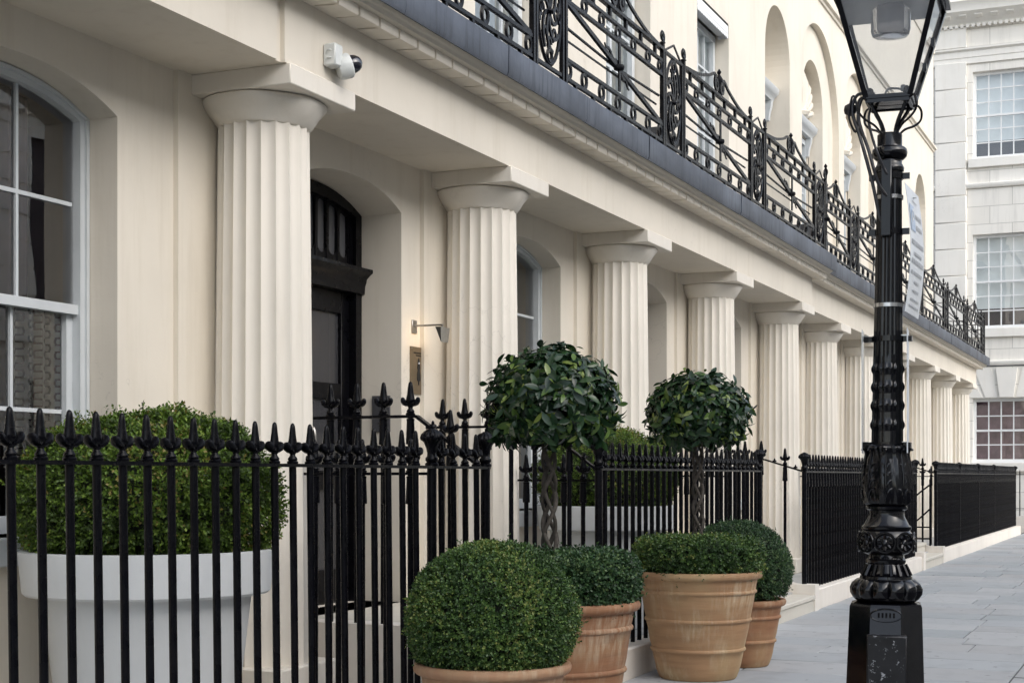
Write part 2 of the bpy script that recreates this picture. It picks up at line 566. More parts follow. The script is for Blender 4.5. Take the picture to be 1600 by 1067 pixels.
def link(name, data, parent=None, loc=(0, 0, 0), rot=None, scl=None):
    """link an object whose WORLD place is loc (parents carry only translation while building)"""
    o = bpy.data.objects.new(name, data)
    COL.objects.link(o)
    if parent is not None:
        o.parent = parent
        o.location = Vector(loc) - wpos(parent)
    else:
        o.location = loc
    if rot is not None:
        o.rotation_euler = rot
    if scl is not None:
        o.scale = scl
    return o

def obj(name, mb, mat, parent=None, sharp=38):
    return link(name, mb.mesh(name, mat, sharp), parent)

def tag(o, label, cat, group=None):
    o['label'] = label
    o['category'] = cat
    if group:
        o['group'] = group
    return o

def thing(name, label, cat, loc, group=None):
    o = link(name, None, None, loc)
    o.empty_display_size = 0.2
    return tag(o, label, cat, group)

def struct(o):
    o['kind'] = 'structure'
    return o

def smooth_curve(pts, sub=8, closed=False):
    P = [Vector(p) for p in pts]
    out = []
    N = len(P)
    rngi = range(N if closed else N - 1)
    for i in rngi:
        p0 = P[i - 1] if (i > 0 or closed) else P[0]
        p1 = P[i]; p2 = P[(i + 1) % N]
        p3 = P[(i + 2) % N] if (i + 2 < N or closed) else P[-1]
        for k in range(sub):
            t = k / sub
            out.append(0.5 * ((2 * p1) + (p2 - p0) * t + (2 * p0 - 5 * p1 + 4 * p2 - p3) * t * t + (3 * p1 - p0 - 3 * p2 + p3) * t ** 3))
    if not closed:
        out.append(P[-1])
    return out

# ------------------------------------------------------------------ ground, road, pavement
XC = [1.35, 4.5, 7.68, 10.77, 13.97, 17.13, 20.4, 23.4, 26.4, 29.7, 33.1, 36.4, 39.6]   # column axes
YC = 4.985
YW = 5.27           # ground-floor wall face
YU = 5.42           # first-floor wall face
YE = 4.59           # architrave face

g = MB(); g.quad((-300, -300, -0.112), (300, -300, -0.112), (300, 300, -0.112), (-300, 300, -0.112))
struct(obj('ground', g, 'asphalt'))
pv = MB(); pv.box(-6, 45.5, 0.80, 3.80, -0.25, -0.012)
pavement = struct(obj('pavement', pv, 'mortar'))
slab = MB(); slab.box(-0.5, 0.5, -0.5, 0.5, -0.06, 0, 0.006)
slab_meshes = []
for k in range(3):
    q = MB(); q.box(-0.5, 0.5, -0.5, 0.5, -0.06, 0, 0.007)
    slab_meshes.append(q.mesh('paving_slab', 'paving'))
x = -2.0
rs = random.Random(5)
while x < 45:
    w = rs.choice([0.55, 0.62, 0.70, 0.76]) if x < 24 else rs.choice([0.7, 0.8, 0.9])
    y = 1.13 - (0.0 if rs.random() < 0.5 else 0.0)
    cuts = [1.13]
    yy = 1.13 + rs.uniform(0.45, 1.1)
    while yy < 3.35:
        cuts.append(yy); yy += rs.uniform(0.75, 1.25)
    cuts.append(3.725)
    for a, c in zip(cuts[:-1], cuts[1:]):
        gp = 0.013
        link('paving_slab', rs.choice(slab_meshes), pavement,
             (x + w / 2, (a + c) / 2, rs.uniform(-0.004, 0.002)),
             (rs.uniform(-0.003, 0.003), rs.uniform(-0.003, 0.003), 0), (w - gp, c - a - gp, 1))
    x += w
x = -2.0
while x < 45:
    w = rs.choice([0.9, 1.1, 1.25])
    link('kerb_stone', slab_meshes[0], pavement, (x + w / 2, 0.965, rs.uniform(-0.004, 0.0)), None, (w - 0.012, 0.31, 2.4))
    x += w

pf = MB(); pf.box(0.5, 40.3, 3.96, 5.9, 0.0, 0.20)
struct(obj('porch_floor', pf, 'porch'))

# ------------------------------------------------------------------ the terrace
house = thing('terrace_house', 'long cream stucco terrace with fluted porch columns and an iron-railed balcony', 'building', (20, 5.6, 0))

def arch_z(t, zs, rise, kind):
    """height over the springing for t in [-1, 1]"""
    if kind == 'seg':
        return zs + rise * (1 - abs(t) ** 2.4)
    return zs + rise * math.sqrt(max(0.0, 1 - t * t))

def arched_wall(mb, x0, x1, z0, z1, xc, hw, zb, zs, rise, kind, y, depth, n=18):
    """wall face y between x0..x1, z0..z1 with an arched opening and its reveal"""
    mb.quad((x0, y, z0), (xc - hw, y, z0), (xc - hw, y, z1), (x0, y, z1))
    mb.quad((xc + hw, y, z0), (x1, y, z0), (x1, y, z1), (xc + hw, y, z1))
    if zb > z0:
        mb.quad((xc - hw, y, z0), (xc + hw, y, z0), (xc + hw, y, zb), (xc - hw, y, zb))
        mb.quad((xc - hw, y, zb), (xc + hw, y, zb), (xc + hw, y + depth, zb), (xc - hw, y + depth, zb))
    ts = [-math.cos(PI * i / n) for i in range(n + 1)]
    zz = [arch_z(t, zs, rise, kind) for t in ts]
    for i in range(n):
        xa = xc + ts[i] * hw; xb = xc + ts[i + 1] * hw
        mb.quad((xa, y, zz[i]), (xb, y, zz[i + 1]), (xb, y, z1), (xa, y, z1))
        mb.quad((xa, y + depth, zz[i]), (xb, y + depth, zz[i + 1]), (xb, y, zz[i + 1]), (xa, y, zz[i]))
    for sgn in (-1, 1):
        xe = xc + sgn * hw
        q = [(xe, y, zb), (xe, y + depth, zb), (xe, y + depth, zs), (xe, y, zs)]
        if sgn < 0:
            q = q[::-1]
        mb.quad(*q)

DOORS = {2: (9.22, 0.57), 4: (15.6, 0.36), 7: (25.0, 0.36)}     # bay index -> centre, threshold
bays = []
for i in range(len(XC) - 1):
    c = (XC[i] + XC[i + 1]) / 2
    if i == 1:
        c = 5.93
    if i in DOORS:
        bays.append((i, DOORS[i][0], 0.75, DOORS[i][1], 'door'))
    else:
        bays.append((i, c, 0.77 if i > 1 else 0.75, 1.20, 'window'))
wall = MB()
for i, c, hw, zb, kind in bays:
    arched_wall(wall, XC[i], XC[i + 1], 0.0, 3.832, c, hw, zb, 3.45, 0.155, 'seg', YW, 0.62)
wall.box(39.6, 40.25, YW, 8.0, 0.0, 3.832)
wall.box(1.0, 1.35, YW, 8.0, 0.0, 3.832)
obj('ground_floor_wall', wall, 'cream_wall', house)

inner = MB()
inner.quad((1, 8.2, 0), (40.2, 8.2, 0), (40.2, 8.2, 12), (1, 8.2, 12))
for z in (0.1, 3.84, 4.4, 8.6):
    inner.quad((1, YW + 0.62, z), (40.2, YW + 0.62, z), (40.2, 8.2, z), (1, 8.2, z))
for xx in XC[1:-1]:
    inner.quad((xx, YW + 0.62, 0), (xx, 8.2, 0), (xx, 8.2, 9), (xx, YW + 0.62, 9))
obj('interior_wall', inner, 'interior', house)

# pilaster strips behind the columns
for i, xx in enumerate(XC):
    p = MB(); p.box(xx - 0.50, xx + 0.50, YW - 0.035, YW + 0.04, 0.2, 3.828)
    obj('pilaster', p, 'cream_wall', house)

# columns: fluted shaft, echinus, abacus, plinth block
NF = 20
def flute(r, z, a):
    u = (a / (2 * PI) * NF) % 1.0
    return r - 0.024 * math.sin(PI * u) ** 0.8 * (r / 0.29)
zA = 3.825 - 0.115          # underside of the abacus
zE = zA - 0.150             # underside of the echinus
sh = MB()
prof = []
for k in range(9):
    t = k / 8
    r = 0.300 - 0.030 * t ** 1.25
    prof.append((r, 0.40 + (zE - 0.40) * t))
sh.lathe(prof, NF * 6, mod=flute)
shaft_me = sh.mesh('column_shaft', 'column', 40)
cap = MB()
def wob(r, z, a):
    return r + 0.006 * math.sin(3 * a + z * 40) + 0.004 * math.sin(7 * a + 1.7)
cap.lathe([(0.258, zE - 0.004), (0.268, zE - 0.001), (0.275, zE + 0.006), (0.282, zE + 0.014), (0.300, zE + 0.035), (0.330, zE + 0.072),
           (0.358, zE + 0.106), (0.371, zE + 0.126), (0.372, zE + 0.140), (0.358, zE + 0.1505)], 48, mod=wob)
cap_me = cap.mesh('echinus', 'column', 50)
ab = MB(); ab.box(-0.37, 0.37, YE - 0.022 - YC, YW + 0.0 - YC, zA, 3.8265, 0.006)
ab_me = ab.mesh('abacus', 'column')
bl = MB(); bl.box(-0.325, 0.325, -0.325, 0.30, 0.2, 0.40, 0.012)
bl_me = bl.mesh('plinth_block', 'column')
for i, xx in enumerate(XC):
    if xx < 3:
        continue
    yo = YC + (0.09 if xx > 20.8 else 0.0)
    cobj = link('column', shaft_me, house, (xx, yo, 0), (0, 0, rs.uniform(0, 0.3)))
    for nm, me in (('echinus', cap_me), ('abacus', ab_me), ('plinth_block', bl_me)):
        o = bpy.data.objects.new(nm, me); COL.objects.link(o); o.parent = cobj
        o.rotation_euler = (0, 0, -cobj.rotation_euler.z)

# architrave with the small breaks seen at the first column and further on
ent = MB()
for a, c, yy in ((0.5, 7.225, YE + 0.012), (7.285, 20.7, YE), (20.7, 40.1, YE + 0.10)):
    ent.box(a, c, yy, YW + 0.5, 3.825, 4.222)
ent.box(7.225, 7.285, YE + 0.03, YW + 0.5, 3.826, 4.221)
obj('architrave', ent, 'cream', house)

# cornice (profile swept along the street), hanging mutules, lead-covered balcony edge
def cornice_prof(y0):
    return [(YW + 0.4, 4.222), (y0 - 0.012, 4.222), (y0 - 0.02, 4.235), (y0 - 0.035, 4.262), (y0 - 0.215, 4.275), (y0 - 0.222, 4.292), (y0 - 0.235, 4.30), (y0 - 0.262, 4.318), (y0 - 0.268, 4.335), (YW + 0.4, 4.335)]
co = MB()
co.prism(cornice_prof(YE), 0, 0.5, 20.85)
co.prism(cornice_prof(YE + 0.10), 0, 20.85, 40.25)
obj('cornice', co, 'cream', house)
mu = MB()
mu.prism([(0.01, 0.004), (-0.155, -0.006), (-0.172, -0.004), (-0.176, 0.002), (-0.176, 0.060), (0.01, 0.052)], 0, -0.113, 0.113)
mu_me = mu.mesh('mutule', 'cream')
mr = MB(); mr.box(-0.13, 0.13, -0.045, 0, 0, 0.03, 0.005)
xx = 3.2
while xx < 40.0:
    yb = YE + (0.10 if xx > 20.75 else 0)
    link('mutule', mu_me, house, (xx, yb, 4.216), (rs.uniform(-0.02, 0.02), rs.uniform(-0.008, 0.008), 0))
    xx += 0.25
def lead_prof(y0):
    return [(YU + 0.05, 4.338), (y0 - 0.272, 4.338), (y0 - 0.272, 4.306), (y0 - 0.292, 4.300), (y0 - 0.302, 4.33), (y0 - 0.305, 4.50), (y0 - 0.295, 4.515), (y0 - 0.2, 4.52), (YU + 0.05, 4.53)]
xx = 2.0
k = 0
while xx < 40.3:
    x1 = min(xx + 1.54, 40.3)
    if xx < 20.85 < x1:
        x1 = 20.85
    yb = YE + (0.10 if xx > 20.8 else 0)
    q = MB(); q.prism(lead_prof(yb - rs.uniform(0.0, 0.012)), 0, xx + 0.009, x1)
    obj('lead_sheet', q, 'lead', house)
    xx = x1; k += 1

# first-floor wall
up = [(5.93, 'rect'), (9.1, 'rect'), (12.3, 'rect'), (15.5, 'rect'), (18.75, 'rect'), (22.15, 'niche'), (24.98, 'double'), (28.35, 'double'), (31.6, 'rect'), (35.75, 'niche')]
uw = MB()
edges = [1.0] + [(up[i][0] + up[i + 1][0]) / 2 for i in range(len(up) - 1)] + [37.75]
edges[6] = 23.3; edges[7] = 26.68
ZT = 9.35
for i, (c, kind) in enumerate(up):
    a, e = edges[i], edges[i + 1]
    if kind == 'rect':
        arched_wall(uw, a, e, 4.4, ZT, c, 0.72, 4.45, 7.42, 0.0, 'seg', YU, 0.45, 2)
    elif kind == 'niche':
        arched_wall(uw, a, e, 4.4, ZT, c, 0.76, 4.45, 7.68, 0.76, 'round', YU, 0.44, 28)
    else:
        arched_wall(uw, a, e, 4.4, ZT, c, 1.6, 4.45, 7.32, 1.6, 'round', YU, 0.11, 36)
        arched_wall(uw, c - 1.7, c + 1.7, 4.42, ZT - 0.02, c, 0.78, 4.45, 7.58, 0.78, 'round', YU + 0.11, 0.24, 28)
uw.box(37.75, 37.77, YU, 9.5, 4.4, ZT)
uw.quad((1, YU, ZT), (37.77, YU, ZT), (37.77, YU, 12.2), (1, YU, 12.2))
uw.quad((37.77, YU, ZT), (37.77, 9.5, ZT), (37.77, 9.5, 12.2), (37.77, YU, 12.2))
uw.quad((1, YU, 12.2), (37.77, YU, 12.2), (37.77, 14, 12.6), (1, 14, 12.6))
obj('upper_wall', uw, 'cream_wall', house)
sc = MB()
sc.prism([(YU + 0.1, 9.33), (YU - 0.03, 9.34), (YU - 0.04, 9.38), (YU - 0.085, 9.395), (YU - 0.09, 9.44), (YU - 0.03, 9.48), (YU + 0.1, 9.48)], 0, 1.0, 37.78)
obj('string_course', sc, 'cream', house)
tc_ = MB()
tc_.prism([(YU + 0.1, 11.7), (YU - 0.03, 11.72), (YU - 0.05, 11.9), (YU - 0.06, 12.1), (YU + 0.1, 12.22)], 0, 1.0, 37.8)
obj('parapet_cornice', tc_, 'cream', house)

# ---- windows
def bar_x(mb, x0, x1, y, z, w, d):
    mb.box(x0, x1, y, y + d, z - w / 2, z + w / 2)
def bar_z(mb, x, y, z0, z1, w, d):
    mb.box(x - w / 2, x + w / 2, y, y + d, z0, z1)

def arch_frame(mb, c, hw, zb, zs, rise, kind, y, d, w, n=18):
    """arched outer frame of width w"""
    pts_o = [(c - hw, zb)] + [(c + hw * -math.cos(PI * i / n), arch_z(-math.cos(PI * i / n), zs, rise, kind)) for i in range(n + 1)] + [(c + hw, zb)]
    hi = hw - w
    pts_i = [(c - hi, zb)] + [(c + hi * -math.cos(PI * i / n), arch_z(-math.cos(PI * i / n), zs - w * 0.25, rise - w * 0.75 if rise > w else rise, kind)) for i in range(n + 1)] + [(c + hi, zb)]
    for k in range(len(pts_o) - 1):
        a, b_, e, f = pts_o[k], pts_o[k + 1], pts_i[k + 1], pts_i[k]
        mb.quad((a[0], y, a[1]), (b_[0], y, b_[1]), (e[0], y, e[1]), (f[0], y, f[1]))
        mb.quad((f[0], y, f[1]), (e[0], y, e[1]), (e[0], y + d, e[1]), (f[0], y + d, f[1]))

def ground_window(i, c, hw, near):
    yf = YW + 0.20
    fr = MB()
    arch_frame(fr, c, hw - 0.003, 1.2, 3.45, 0.150, 'seg', yf - 0.015, 0.16, 0.022)
    arch_frame(fr, c, hw - 0.020, 1.2, 3.44, 0.146, 'seg', yf, 0.12, 0.042)
    win = obj('window', fr, 'white', house)
    s = MB()
    bar_x(s, c - hw + 0.05, c + hw - 0.05, yf + 0.015, 2.405, 0.052, 0.06)
    obj('meeting_rail', s, 'white', win)
    s = MB()
    s.box(c - hw - 0.06, c + hw + 0.06, YW - 0.06, yf + 0.1, 1.06, 1.20, 0.008)
    obj('sill', s, 'white', win)
    s = MB(); bar_x(s, c - hw + 0.045, c + hw - 0.045, yf + 0.05, 1.25, 0.09, 0.05)
    obj('bottom_rail', s, 'white', win)
    for sg in (-1, 1):
        s = MB(); bar_z(s, c + sg * (hw - 0.085), yf + 0.055, 1.2, 2.40, 0.05, 0.05)
        obj('stile', s, 'white', win)
    for sg in (-1, 1):
        s = MB(); bar_z(s, c + sg * 0.236, yf + 0.035, 2.42, 3.575, 0.019, 0.03)
        obj('glazing_bar', s, 'white', win)
        s = MB(); bar_z(s, c + sg * 0.236 - 0.02 * 0, yf + 0.072, 1.28, 2.40, 0.019, 0.03)
        obj('glazing_bar', s, 'white', win)
    s = MB(); bar_x(s, c - hw + 0.09, c + hw - 0.09, yf + 0.034, 2.975, 0.022, 0.03)
    obj('glazing_bar', s, 'white', win)
    s = MB(); bar_x(s, c - hw + 0.13, c + hw - 0.13, yf + 0.071, 1.85, 0.022, 0.03)
    obj('glazing_bar', s, 'white', win)
    edgesx = [c - hw + 0.07, c - 0.236, c + 0.236, c + hw - 0.07]
    for a, e in zip(edgesx[:-1], edgesx[1:]):
        for z0, z1, yy in ((1.27, 1.85, yf + 0.088), (1.85, 2.40, yf + 0.088), (2.42, 2.975, yf + 0.05), (2.975, 3.60, yf + 0.05)):
            s = MB()
            if z1 > 3.5:
                ta = (a - c) / hw; te = (e - c) / hw
                tm = 0.5 * (ta + te)
                s.add([(a, yy, z0), (e, yy, z0), (e, yy, arch_z(te, 3.44, 0.14, 'seg')), (c + tm * hw, yy, arch_z(tm, 3.44, 0.14, 'seg')), (a, yy, arch_z(ta, 3.44, 0.14, 'seg'))], [(0, 1, 2, 3, 4)])
            else:
                s.quad((a, yy, z0), (e, yy, z0), (e, yy, z1), (a, yy, z1))
            obj('pane', s, 'glass', win)
    # lining behind
    s = MB(); s.quad((c - hw - 0.2, YW + 0.75, 1.0), (c + hw + 0.2, YW + 0.75, 1.0), (c + hw + 0.2, YW + 0.75, 3.7), (c - hw - 0.2, YW + 0.75, 3.7))
    if not near:
        obj('blind', s, 'darkblind', win)

for i, c, hw, zb, kind in bays:
    if kind == 'window' and i >= 1:
        ground_window(i, c, hw, i == 1)

def ground_door(c, zb):
    hw = 0.75
    yf = YW + 0.335
    fr = MB()
    arch_frame(fr, c, hw - 0.002, zb, 3.447, 0.150, 'seg', yf, 0.12, 0.085)
    arch_frame(fr, c, hw - 0.075, 3.04, 3.43, 0.13, 'seg', yf + 0.03, 0.08, 0.05)
    d = obj('door', fr, 'blackdoor', house)
    s = MB()
    s.prism([(yf + 0.1, 2.86), (yf - 0.025, 2.86), (yf - 0.03, 2.92), (yf - 0.04, 2.945), (yf - 0.045, 2.97), (yf - 0.075, 3.0), (yf - 0.095, 3.015), (yf - 0.095, 3.04), (yf + 0.1, 3.045)], 0, c - hw + 0.001, c + hw - 0.001)
    obj('transom', s, 'blackdoor', d)
    # fanlight: upright lancet lights
    nn = 8
    s = MB()
    xs = [c - hw + 0.13 + (2 * hw - 0.26) * k / nn for k in range(nn + 1)]
    for k in range(nn + 1):
        zt = arch_z((xs[k] - c) / hw, 3.43, 0.13, 'seg')
        s.box(xs[k] - 0.016, xs[k] + 0.016, yf + 0.035, yf + 0.07, 3.045, zt)
    for k in range(nn):
        xm = (xs[k] + xs[k + 1]) / 2; w2 = (xs[k + 1] - xs[k]) / 2
        zt = arch_z((xm - c) / hw, 3.43, 0.13, 'seg') - 0.055
        m_ = 8
        for top in (0, 1):
            for q in range(m_):
                a0 = PI * q / m_; a1 = PI * (q + 1) / m_
                zc = zt - w2 * 0.9 if top else 3.115 + w2
                sg = 1 if top else -1
                p0 = (xm - (w2 - 0.016) * math.cos(a0), zc + sg * w2 * 1.0 * math.sin(a0))
                p1 = (xm - (w2 - 0.016) * math.cos(a1), zc + sg * w2 * 1.0 * math.sin(a1))
                ze = zt + 0.06 if top else 3.04
                s.quad((p0[0], yf + 0.04, p0[1]), (p1[0], yf + 0.04, p1[1]), (p1[0], yf + 0.04, ze), (p0[0], yf + 0.04, ze))
    obj('fanlight_tracery', s, 'blackdoor', d)
    s = MB(); s.quad((c - hw + 0.1, yf + 0.06, 3.04), (c + hw - 0.1, yf + 0.06, 3.04), (c + hw - 0.1, yf + 0.06, 3.58), (c - hw + 0.1, yf + 0.06, 3.58))
    obj('fanlight_pane', s, 'fanlight', d)
    # jamb linings and two leaves with three lights each
    yd = yf + 0.06
    H0, H1 = zb + 0.012, 2.86
    for sg in (-1, 1):
        s = MB()
        xa, xb = (c - hw + 0.085, c - 0.004) if sg < 0 else (c + 0.004, c + hw - 0.085)
        st = 0.115
        rails = [(H0, H0 + 0.24), (H0 + 0.82, H0 + 0.96), (H0 + 1.48, H0 + 1.60), (H1 - 0.16, H1)]
        s.box(xa, xa + st, yd, yd + 0.05, H0, H1, 0.004); s.box(xb - st, xb, yd, yd + 0.05, H0, H1, 0.004)
        for a, e in rails:
            s.box(xa + st, xb - st, yd + 0.001, yd + 0.049, a, e, 0.004)
        obj('leaf', s, 'blackdoor', d)
        for (a, e) in ((rails[0][1], rails[1][0]), (rails[1][1], rails[2][0]), (rails[2][1], rails[3][0])):
            s = MB(); s.quad((xa + st, yd + 0.03, a), (xb - st, yd + 0.03, a), (xb - st, yd + 0.03, e), (xa + st, yd + 0.03, e))
            obj('pane', s, 'frosted', d)
    s = MB(); s.tube(smooth_curve([(c + 0.07, yd, zb + 0.95), (c + 0.07, yd - 0.06, zb + 0.98), (c + 0.07, yd - 0.06, zb + 1.25), (c + 0.07, yd, zb + 1.28)], 5), 0.011, 8)
    obj('handle', s, 'steel', d)
    s = MB(); s.quad((c - hw, yd + 0.3, zb), (c + hw, yd + 0.3, zb), (c + hw, yd + 0.3, 3.6), (c - hw, yd + 0.3, 3.6))
    obj('lobby_lining', s, 'interior', d)
for i, (c, zb) in DOORS.items():
    ground_door(c, zb)

def hood(c, hw, z, y, parent, scallop):
    s = MB()
    if scallop:
        s.box(c - hw, c + hw, y - 0.14, y + 0.02, z + 0.05, z + 0.20, 0.01)
        nsc = int(hw * 2 / 0.07)
        for k in range(nsc):
            xm = c - hw + (k + 0.5) * (2 * hw / nsc); r = hw / nsc
            pts = [(xm - r, z + 0.055)] + [(xm - r * math.cos(PI * q / 6), z + 0.03 - 0.035 * math.sin(PI * q / 6)) for q in range(7)] + [(xm + r, z + 0.055)]
            s.prism(pts[::-1], 1, y - 0.138, y - 0.13)
        for q in range(2):
            s.box(c + hw - 0.006, c + hw, y - 0.13 + q * 0.07, y - 0.07 + q * 0.07, z + 0.0, z + 0.06)
        return obj('blind_box', s, 'valance', parent)
    s.prism([(y + 0.02, z), (y - 0.07, z), (y - 0.085, z + 0.04), (y - 0.12, z + 0.07), (y - 0.15, z + 0.10), (y - 0.165, z + 0.17), (y - 0.14, z + 0.20), (y + 0.02, z + 0.24)], 0, c - hw, c + hw)
    for sg in (-1, 1):
        xb = c + sg * (hw - 0.10)
        s.prism([(y + 0.02, z - 0.32), (y - 0.03, z - 0.30), (y - 0.04, z - 0.2), (y - 0.07, z - 0.08), (y - 0.08, z + 0.002), (y + 0.02, z + 0.002)], 0, xb - 0.05, xb + 0.05)
    return obj('hood', s, 'white', parent)

def upper_window(c, hw, yf, kind):
    z0, z1 = 4.62, 7.20 if kind != 'rect' else 7.30
    s = MB()
    s.box(c - hw, c - hw + 0.09, yf, yf + 0.12, 4.5, z1); s.box(c + hw - 0.09, c + hw, yf, yf + 0.12, 4.5, z1)
    s.box(c - hw + 0.09, c + hw - 0.09, yf + 0.001, yf + 0.119, z1 - 0.09, z1); s.box(c - hw + 0.09, c + hw - 0.09, yf + 0.001, yf + 0.119, 4.5, 4.66)
    w_ = obj('window', s, 'white', house)
    for q in range(1, 4):
        xm = c - hw + 0.09 + (2 * hw - 0.18) * q / 4
        t = MB(); bar_z(t, xm, yf + 0.03, 4.66, z1 - 0.09, 0.055 if q == 2 else 0.028, 0.05)
        obj('glazing_bar', t, 'white', w_)
    for q in range(1, 6):
        zm = 4.66 + (z1 - 0.75 - 0.0) * 0 + (z1 - 0.09 - 4.66) * q / 6
        t = MB(); bar_x(t, c - hw + 0.09, c + hw - 0.09, yf + 0.032, zm, 0.028, 0.045)
        obj('glazing_bar', t, 'white', w_)
    for q in range(4):
        xa = c - hw + 0.09 + (2 * hw - 0.18) * q / 4; xb = xa + (2 * hw - 0.18) / 4
        for u_ in range(6):
            za = 4.66 + (z1 - 0.09 - 4.66) * u_ / 6; zb_ = za + (z1 - 0.09 - 4.66) / 6
            t = MB(); t.quad((xa, yf + 0.055, za), (xb, yf + 0.055, za), (xb, yf + 0.055, zb_), (xa, yf + 0.055, zb_))
            obj('pane', t, 'glass', w_)
    t = MB()
    nfold = 40
    for q in range(nfold):
        a = c - hw + (2 * hw) * q / nfold; e = c - hw + (2 * hw) * (q + 1) / nfold
        ya = yf + 0.11 + 0.02 * math.sin(q * 1.3); ye = yf + 0.11 + 0.02 * math.sin((q + 1) * 1.3)
        t.quad((a, ya, 4.5), (e, ye, 4.5), (e, ye, z1), (a, ya, z1))
    obj('net_curtain', t, 'blind', w_)
    return w_

for c, kind in up:
    if kind == 'rect':
        w_ = upper_window(c, 0.70, YU + 0.18, 'rect')
        hood(c, 0.70, 7.26, YU + 0.14, w_, c in (18.75, 12.3))
    else:
        yb = YU + (0.44 if kind == 'niche' else 0.35)
        hw = 0.76 if kind == 'niche' else 0.78
        w_ = upper_window(c, hw - 0.09, yb + 0.02, kind)
        hood(c, hw - 0.02, 7.23, yb - (0.12 if kind == 'niche' else 0.0), w_, False)
        # back of the niche round and above the window
        s = MB()
        zs = 7.68 if kind == 'niche' else 7.58
        nseg = 24
        pts = [(c + (hw + 0.05) * math.cos(PI * q / nseg), zs + (hw + 0.05) * math.sin(PI * q / nseg)) for q in range(nseg + 1)]
        s.add([(c - hw - 0.05, yb + 0.01, 7.2), (c + hw + 0.05, yb + 0.01, 7.2)] + [(p[0], yb + 0.01, p[1]) for p in pts], [tuple(range(nseg + 3))])
        for sg in (-1, 1):
            s.quad((c + sg * (hw - 0.10), yb + 0.015, 4.45), (c + sg * (hw + 0.05), yb + 0.015, 4.45), (c + sg * (hw + 0.05), yb + 0.015, 7.25), (c + sg * (hw - 0.10), yb + 0.015, 7.25))
        obj('niche_back', s, 'cream_wall', house)
        if kind == 'double':
            # carved shell: ribs fanning from the hood
            s = MB()
            for q in range(13):
                a = PI * (q + 0.5) / 13
                L = hw * 0.95
                p = [(c + r_ * L * math.cos(a), yb - 0.02 - 0.05 * math.sin(PI * r_), 7.46 + (zs - 7.46) * r_ + r_ * L * math.sin(a)) for r_ in (0.12, 0.35, 0.6, 0.82, 0.97)]
                s.tube(p, [0.03, 0.05, 0.075, 0.085, 0.045], 8, fy=0.7)
            s.lathe([(0.02, -0.03), (0.13, -0.02), (0.16, 0.03), (0.10, 0.07), (0.02, 0.08)], 12, (c, yb - 0.04, 7.50))
            obj('shell_carving', s, 'cream', house)

# ------------------------------------------------------------------ balcony railing
def spiral(c, r0, r1, turns, a0, n=26, sgn=1):
    out = []
    for i in range(n + 1):
        t = i / n
        r = r0 + (r1 - r0) * t
        a = a0 + sgn * turns * 2 * PI * t
        out.append((c[0] + r * math.cos(a), c[1], c[2] + r * math.sin(a)))
    return out
FB = dict(n=4, fx=0.7, fy=1.0)
ZB = 4.515
narrow_parts = []
def ring_mesh(r, t, name='ring'):
    s = MB()
    s.tube([(r * math.cos(2 * PI * k / 16), 0, r * math.sin(2 * PI * k / 16)) for k in range(16)], t, 5, True, fx=1.8, up=(0, 1, 0))
    return s.mesh(name, 'black')
small_ring = ring_mesh(0.052, 0.0125)
s = MB(); s.box(-0.017, 0.017, -0.014, 0.014, 0, 1.0); stud_me = s.mesh('stud', 'black')
s = MB(); s.box(-0.020, 0.020, -0.020, 0.020, 0.0, 0.99, 0.003)
s.lathe([(0.016, 0.985), (0.03, 0.995), (0.03, 1.005), (0.018, 1.012)], 10)
s.tube(spiral((0, 0, 1.06), 0.055, 0.014, 1.5, -PI / 2, 22), 0.012, 5, fx=1.6, up=(0, 1, 0))
post_me = s.mesh('balcony_post', 'black')
s = MB(); s.box(-0.016, 0.016, -0.016, 0.016, 0.0, 0.93); inpost_me = s.mesh('balcony_bar', 'black')
# oval pinwheel
s = MB()
OA, OB, OZ = 0.222, 0.395, 0.50
s.tube([(OA * math.cos(2 * PI * k / 40), 0, OZ + OB * math.sin(2 * PI * k / 40)) for k in range(40)], 0.0135, 5, True, fx=1.5, up=(0, 1, 0))
oval_me = s.mesh('oval_hoop', 'black')
s = MB()
for k in range(8):
    a = 2 * PI * k / 8
    pts = []
    for q in range(11):
        t = q / 10
        aa = a + 1.15 * t * t
        rr = t
        pts.append((OA * 0.93 * rr * math.cos(aa), 0, OZ + OB * 0.80 * rr * math.sin(aa)))
    s.tube(pts, 0.0125, 4, fx=1.6, up=(0, 1, 0))
    a2 = a + 0.85
    s.tube([(OA * 0.62 * math.cos(a2) + 0.035 * math.cos(2 * PI * w / 10), 0, OZ + OB * 0.62 * math.sin(a2) + 0.05 * math.sin(2 * PI * w / 10)) for w in range(8)], 0.010, 4, fx=1.6, up=(0, 1, 0))
s.lathe([(0.008, -0.02), (0.035, -0.012), (0.04, 0.0), (0.035, 0.012), (0.008, 0.02)], 10, (0, 0, OZ))
pin_me = s.mesh('pinwheel_scroll', 'black')
# cresting over a long panel of width L
def crest(L):
    s = MB()
    h = L / 2
    for sg in (-1, 1):
        pts = [(sg * h * 0.94, 0, 0.95), (sg * h * 0.62, 0, 0.985), (sg * h * 0.30, 0, 1.07), (sg * h * 0.16, 0, 1.13), (sg * h * 0.10, 0, 1.12)]
        s.tube(smooth_curve(pts, 5), 0.014, 4, fx=1.5, up=(0, 1, 0))
        s.tube(spiral((sg * h * 0.075, 0, 1.045), 0.085, 0.018, 1.4, PI / 2, 22, -sg), 0.0135, 4, fx=1.8, up=(0, 1, 0))
    s.lathe([(0.012, 0.93), (0.02, 1.05), (0.034, 1.10), (0.03, 1.13), (0.012, 1.16), (0.026, 1.185), (0.004, 1.22)], 8)
    return s.mesh('cresting_scroll', 'black')
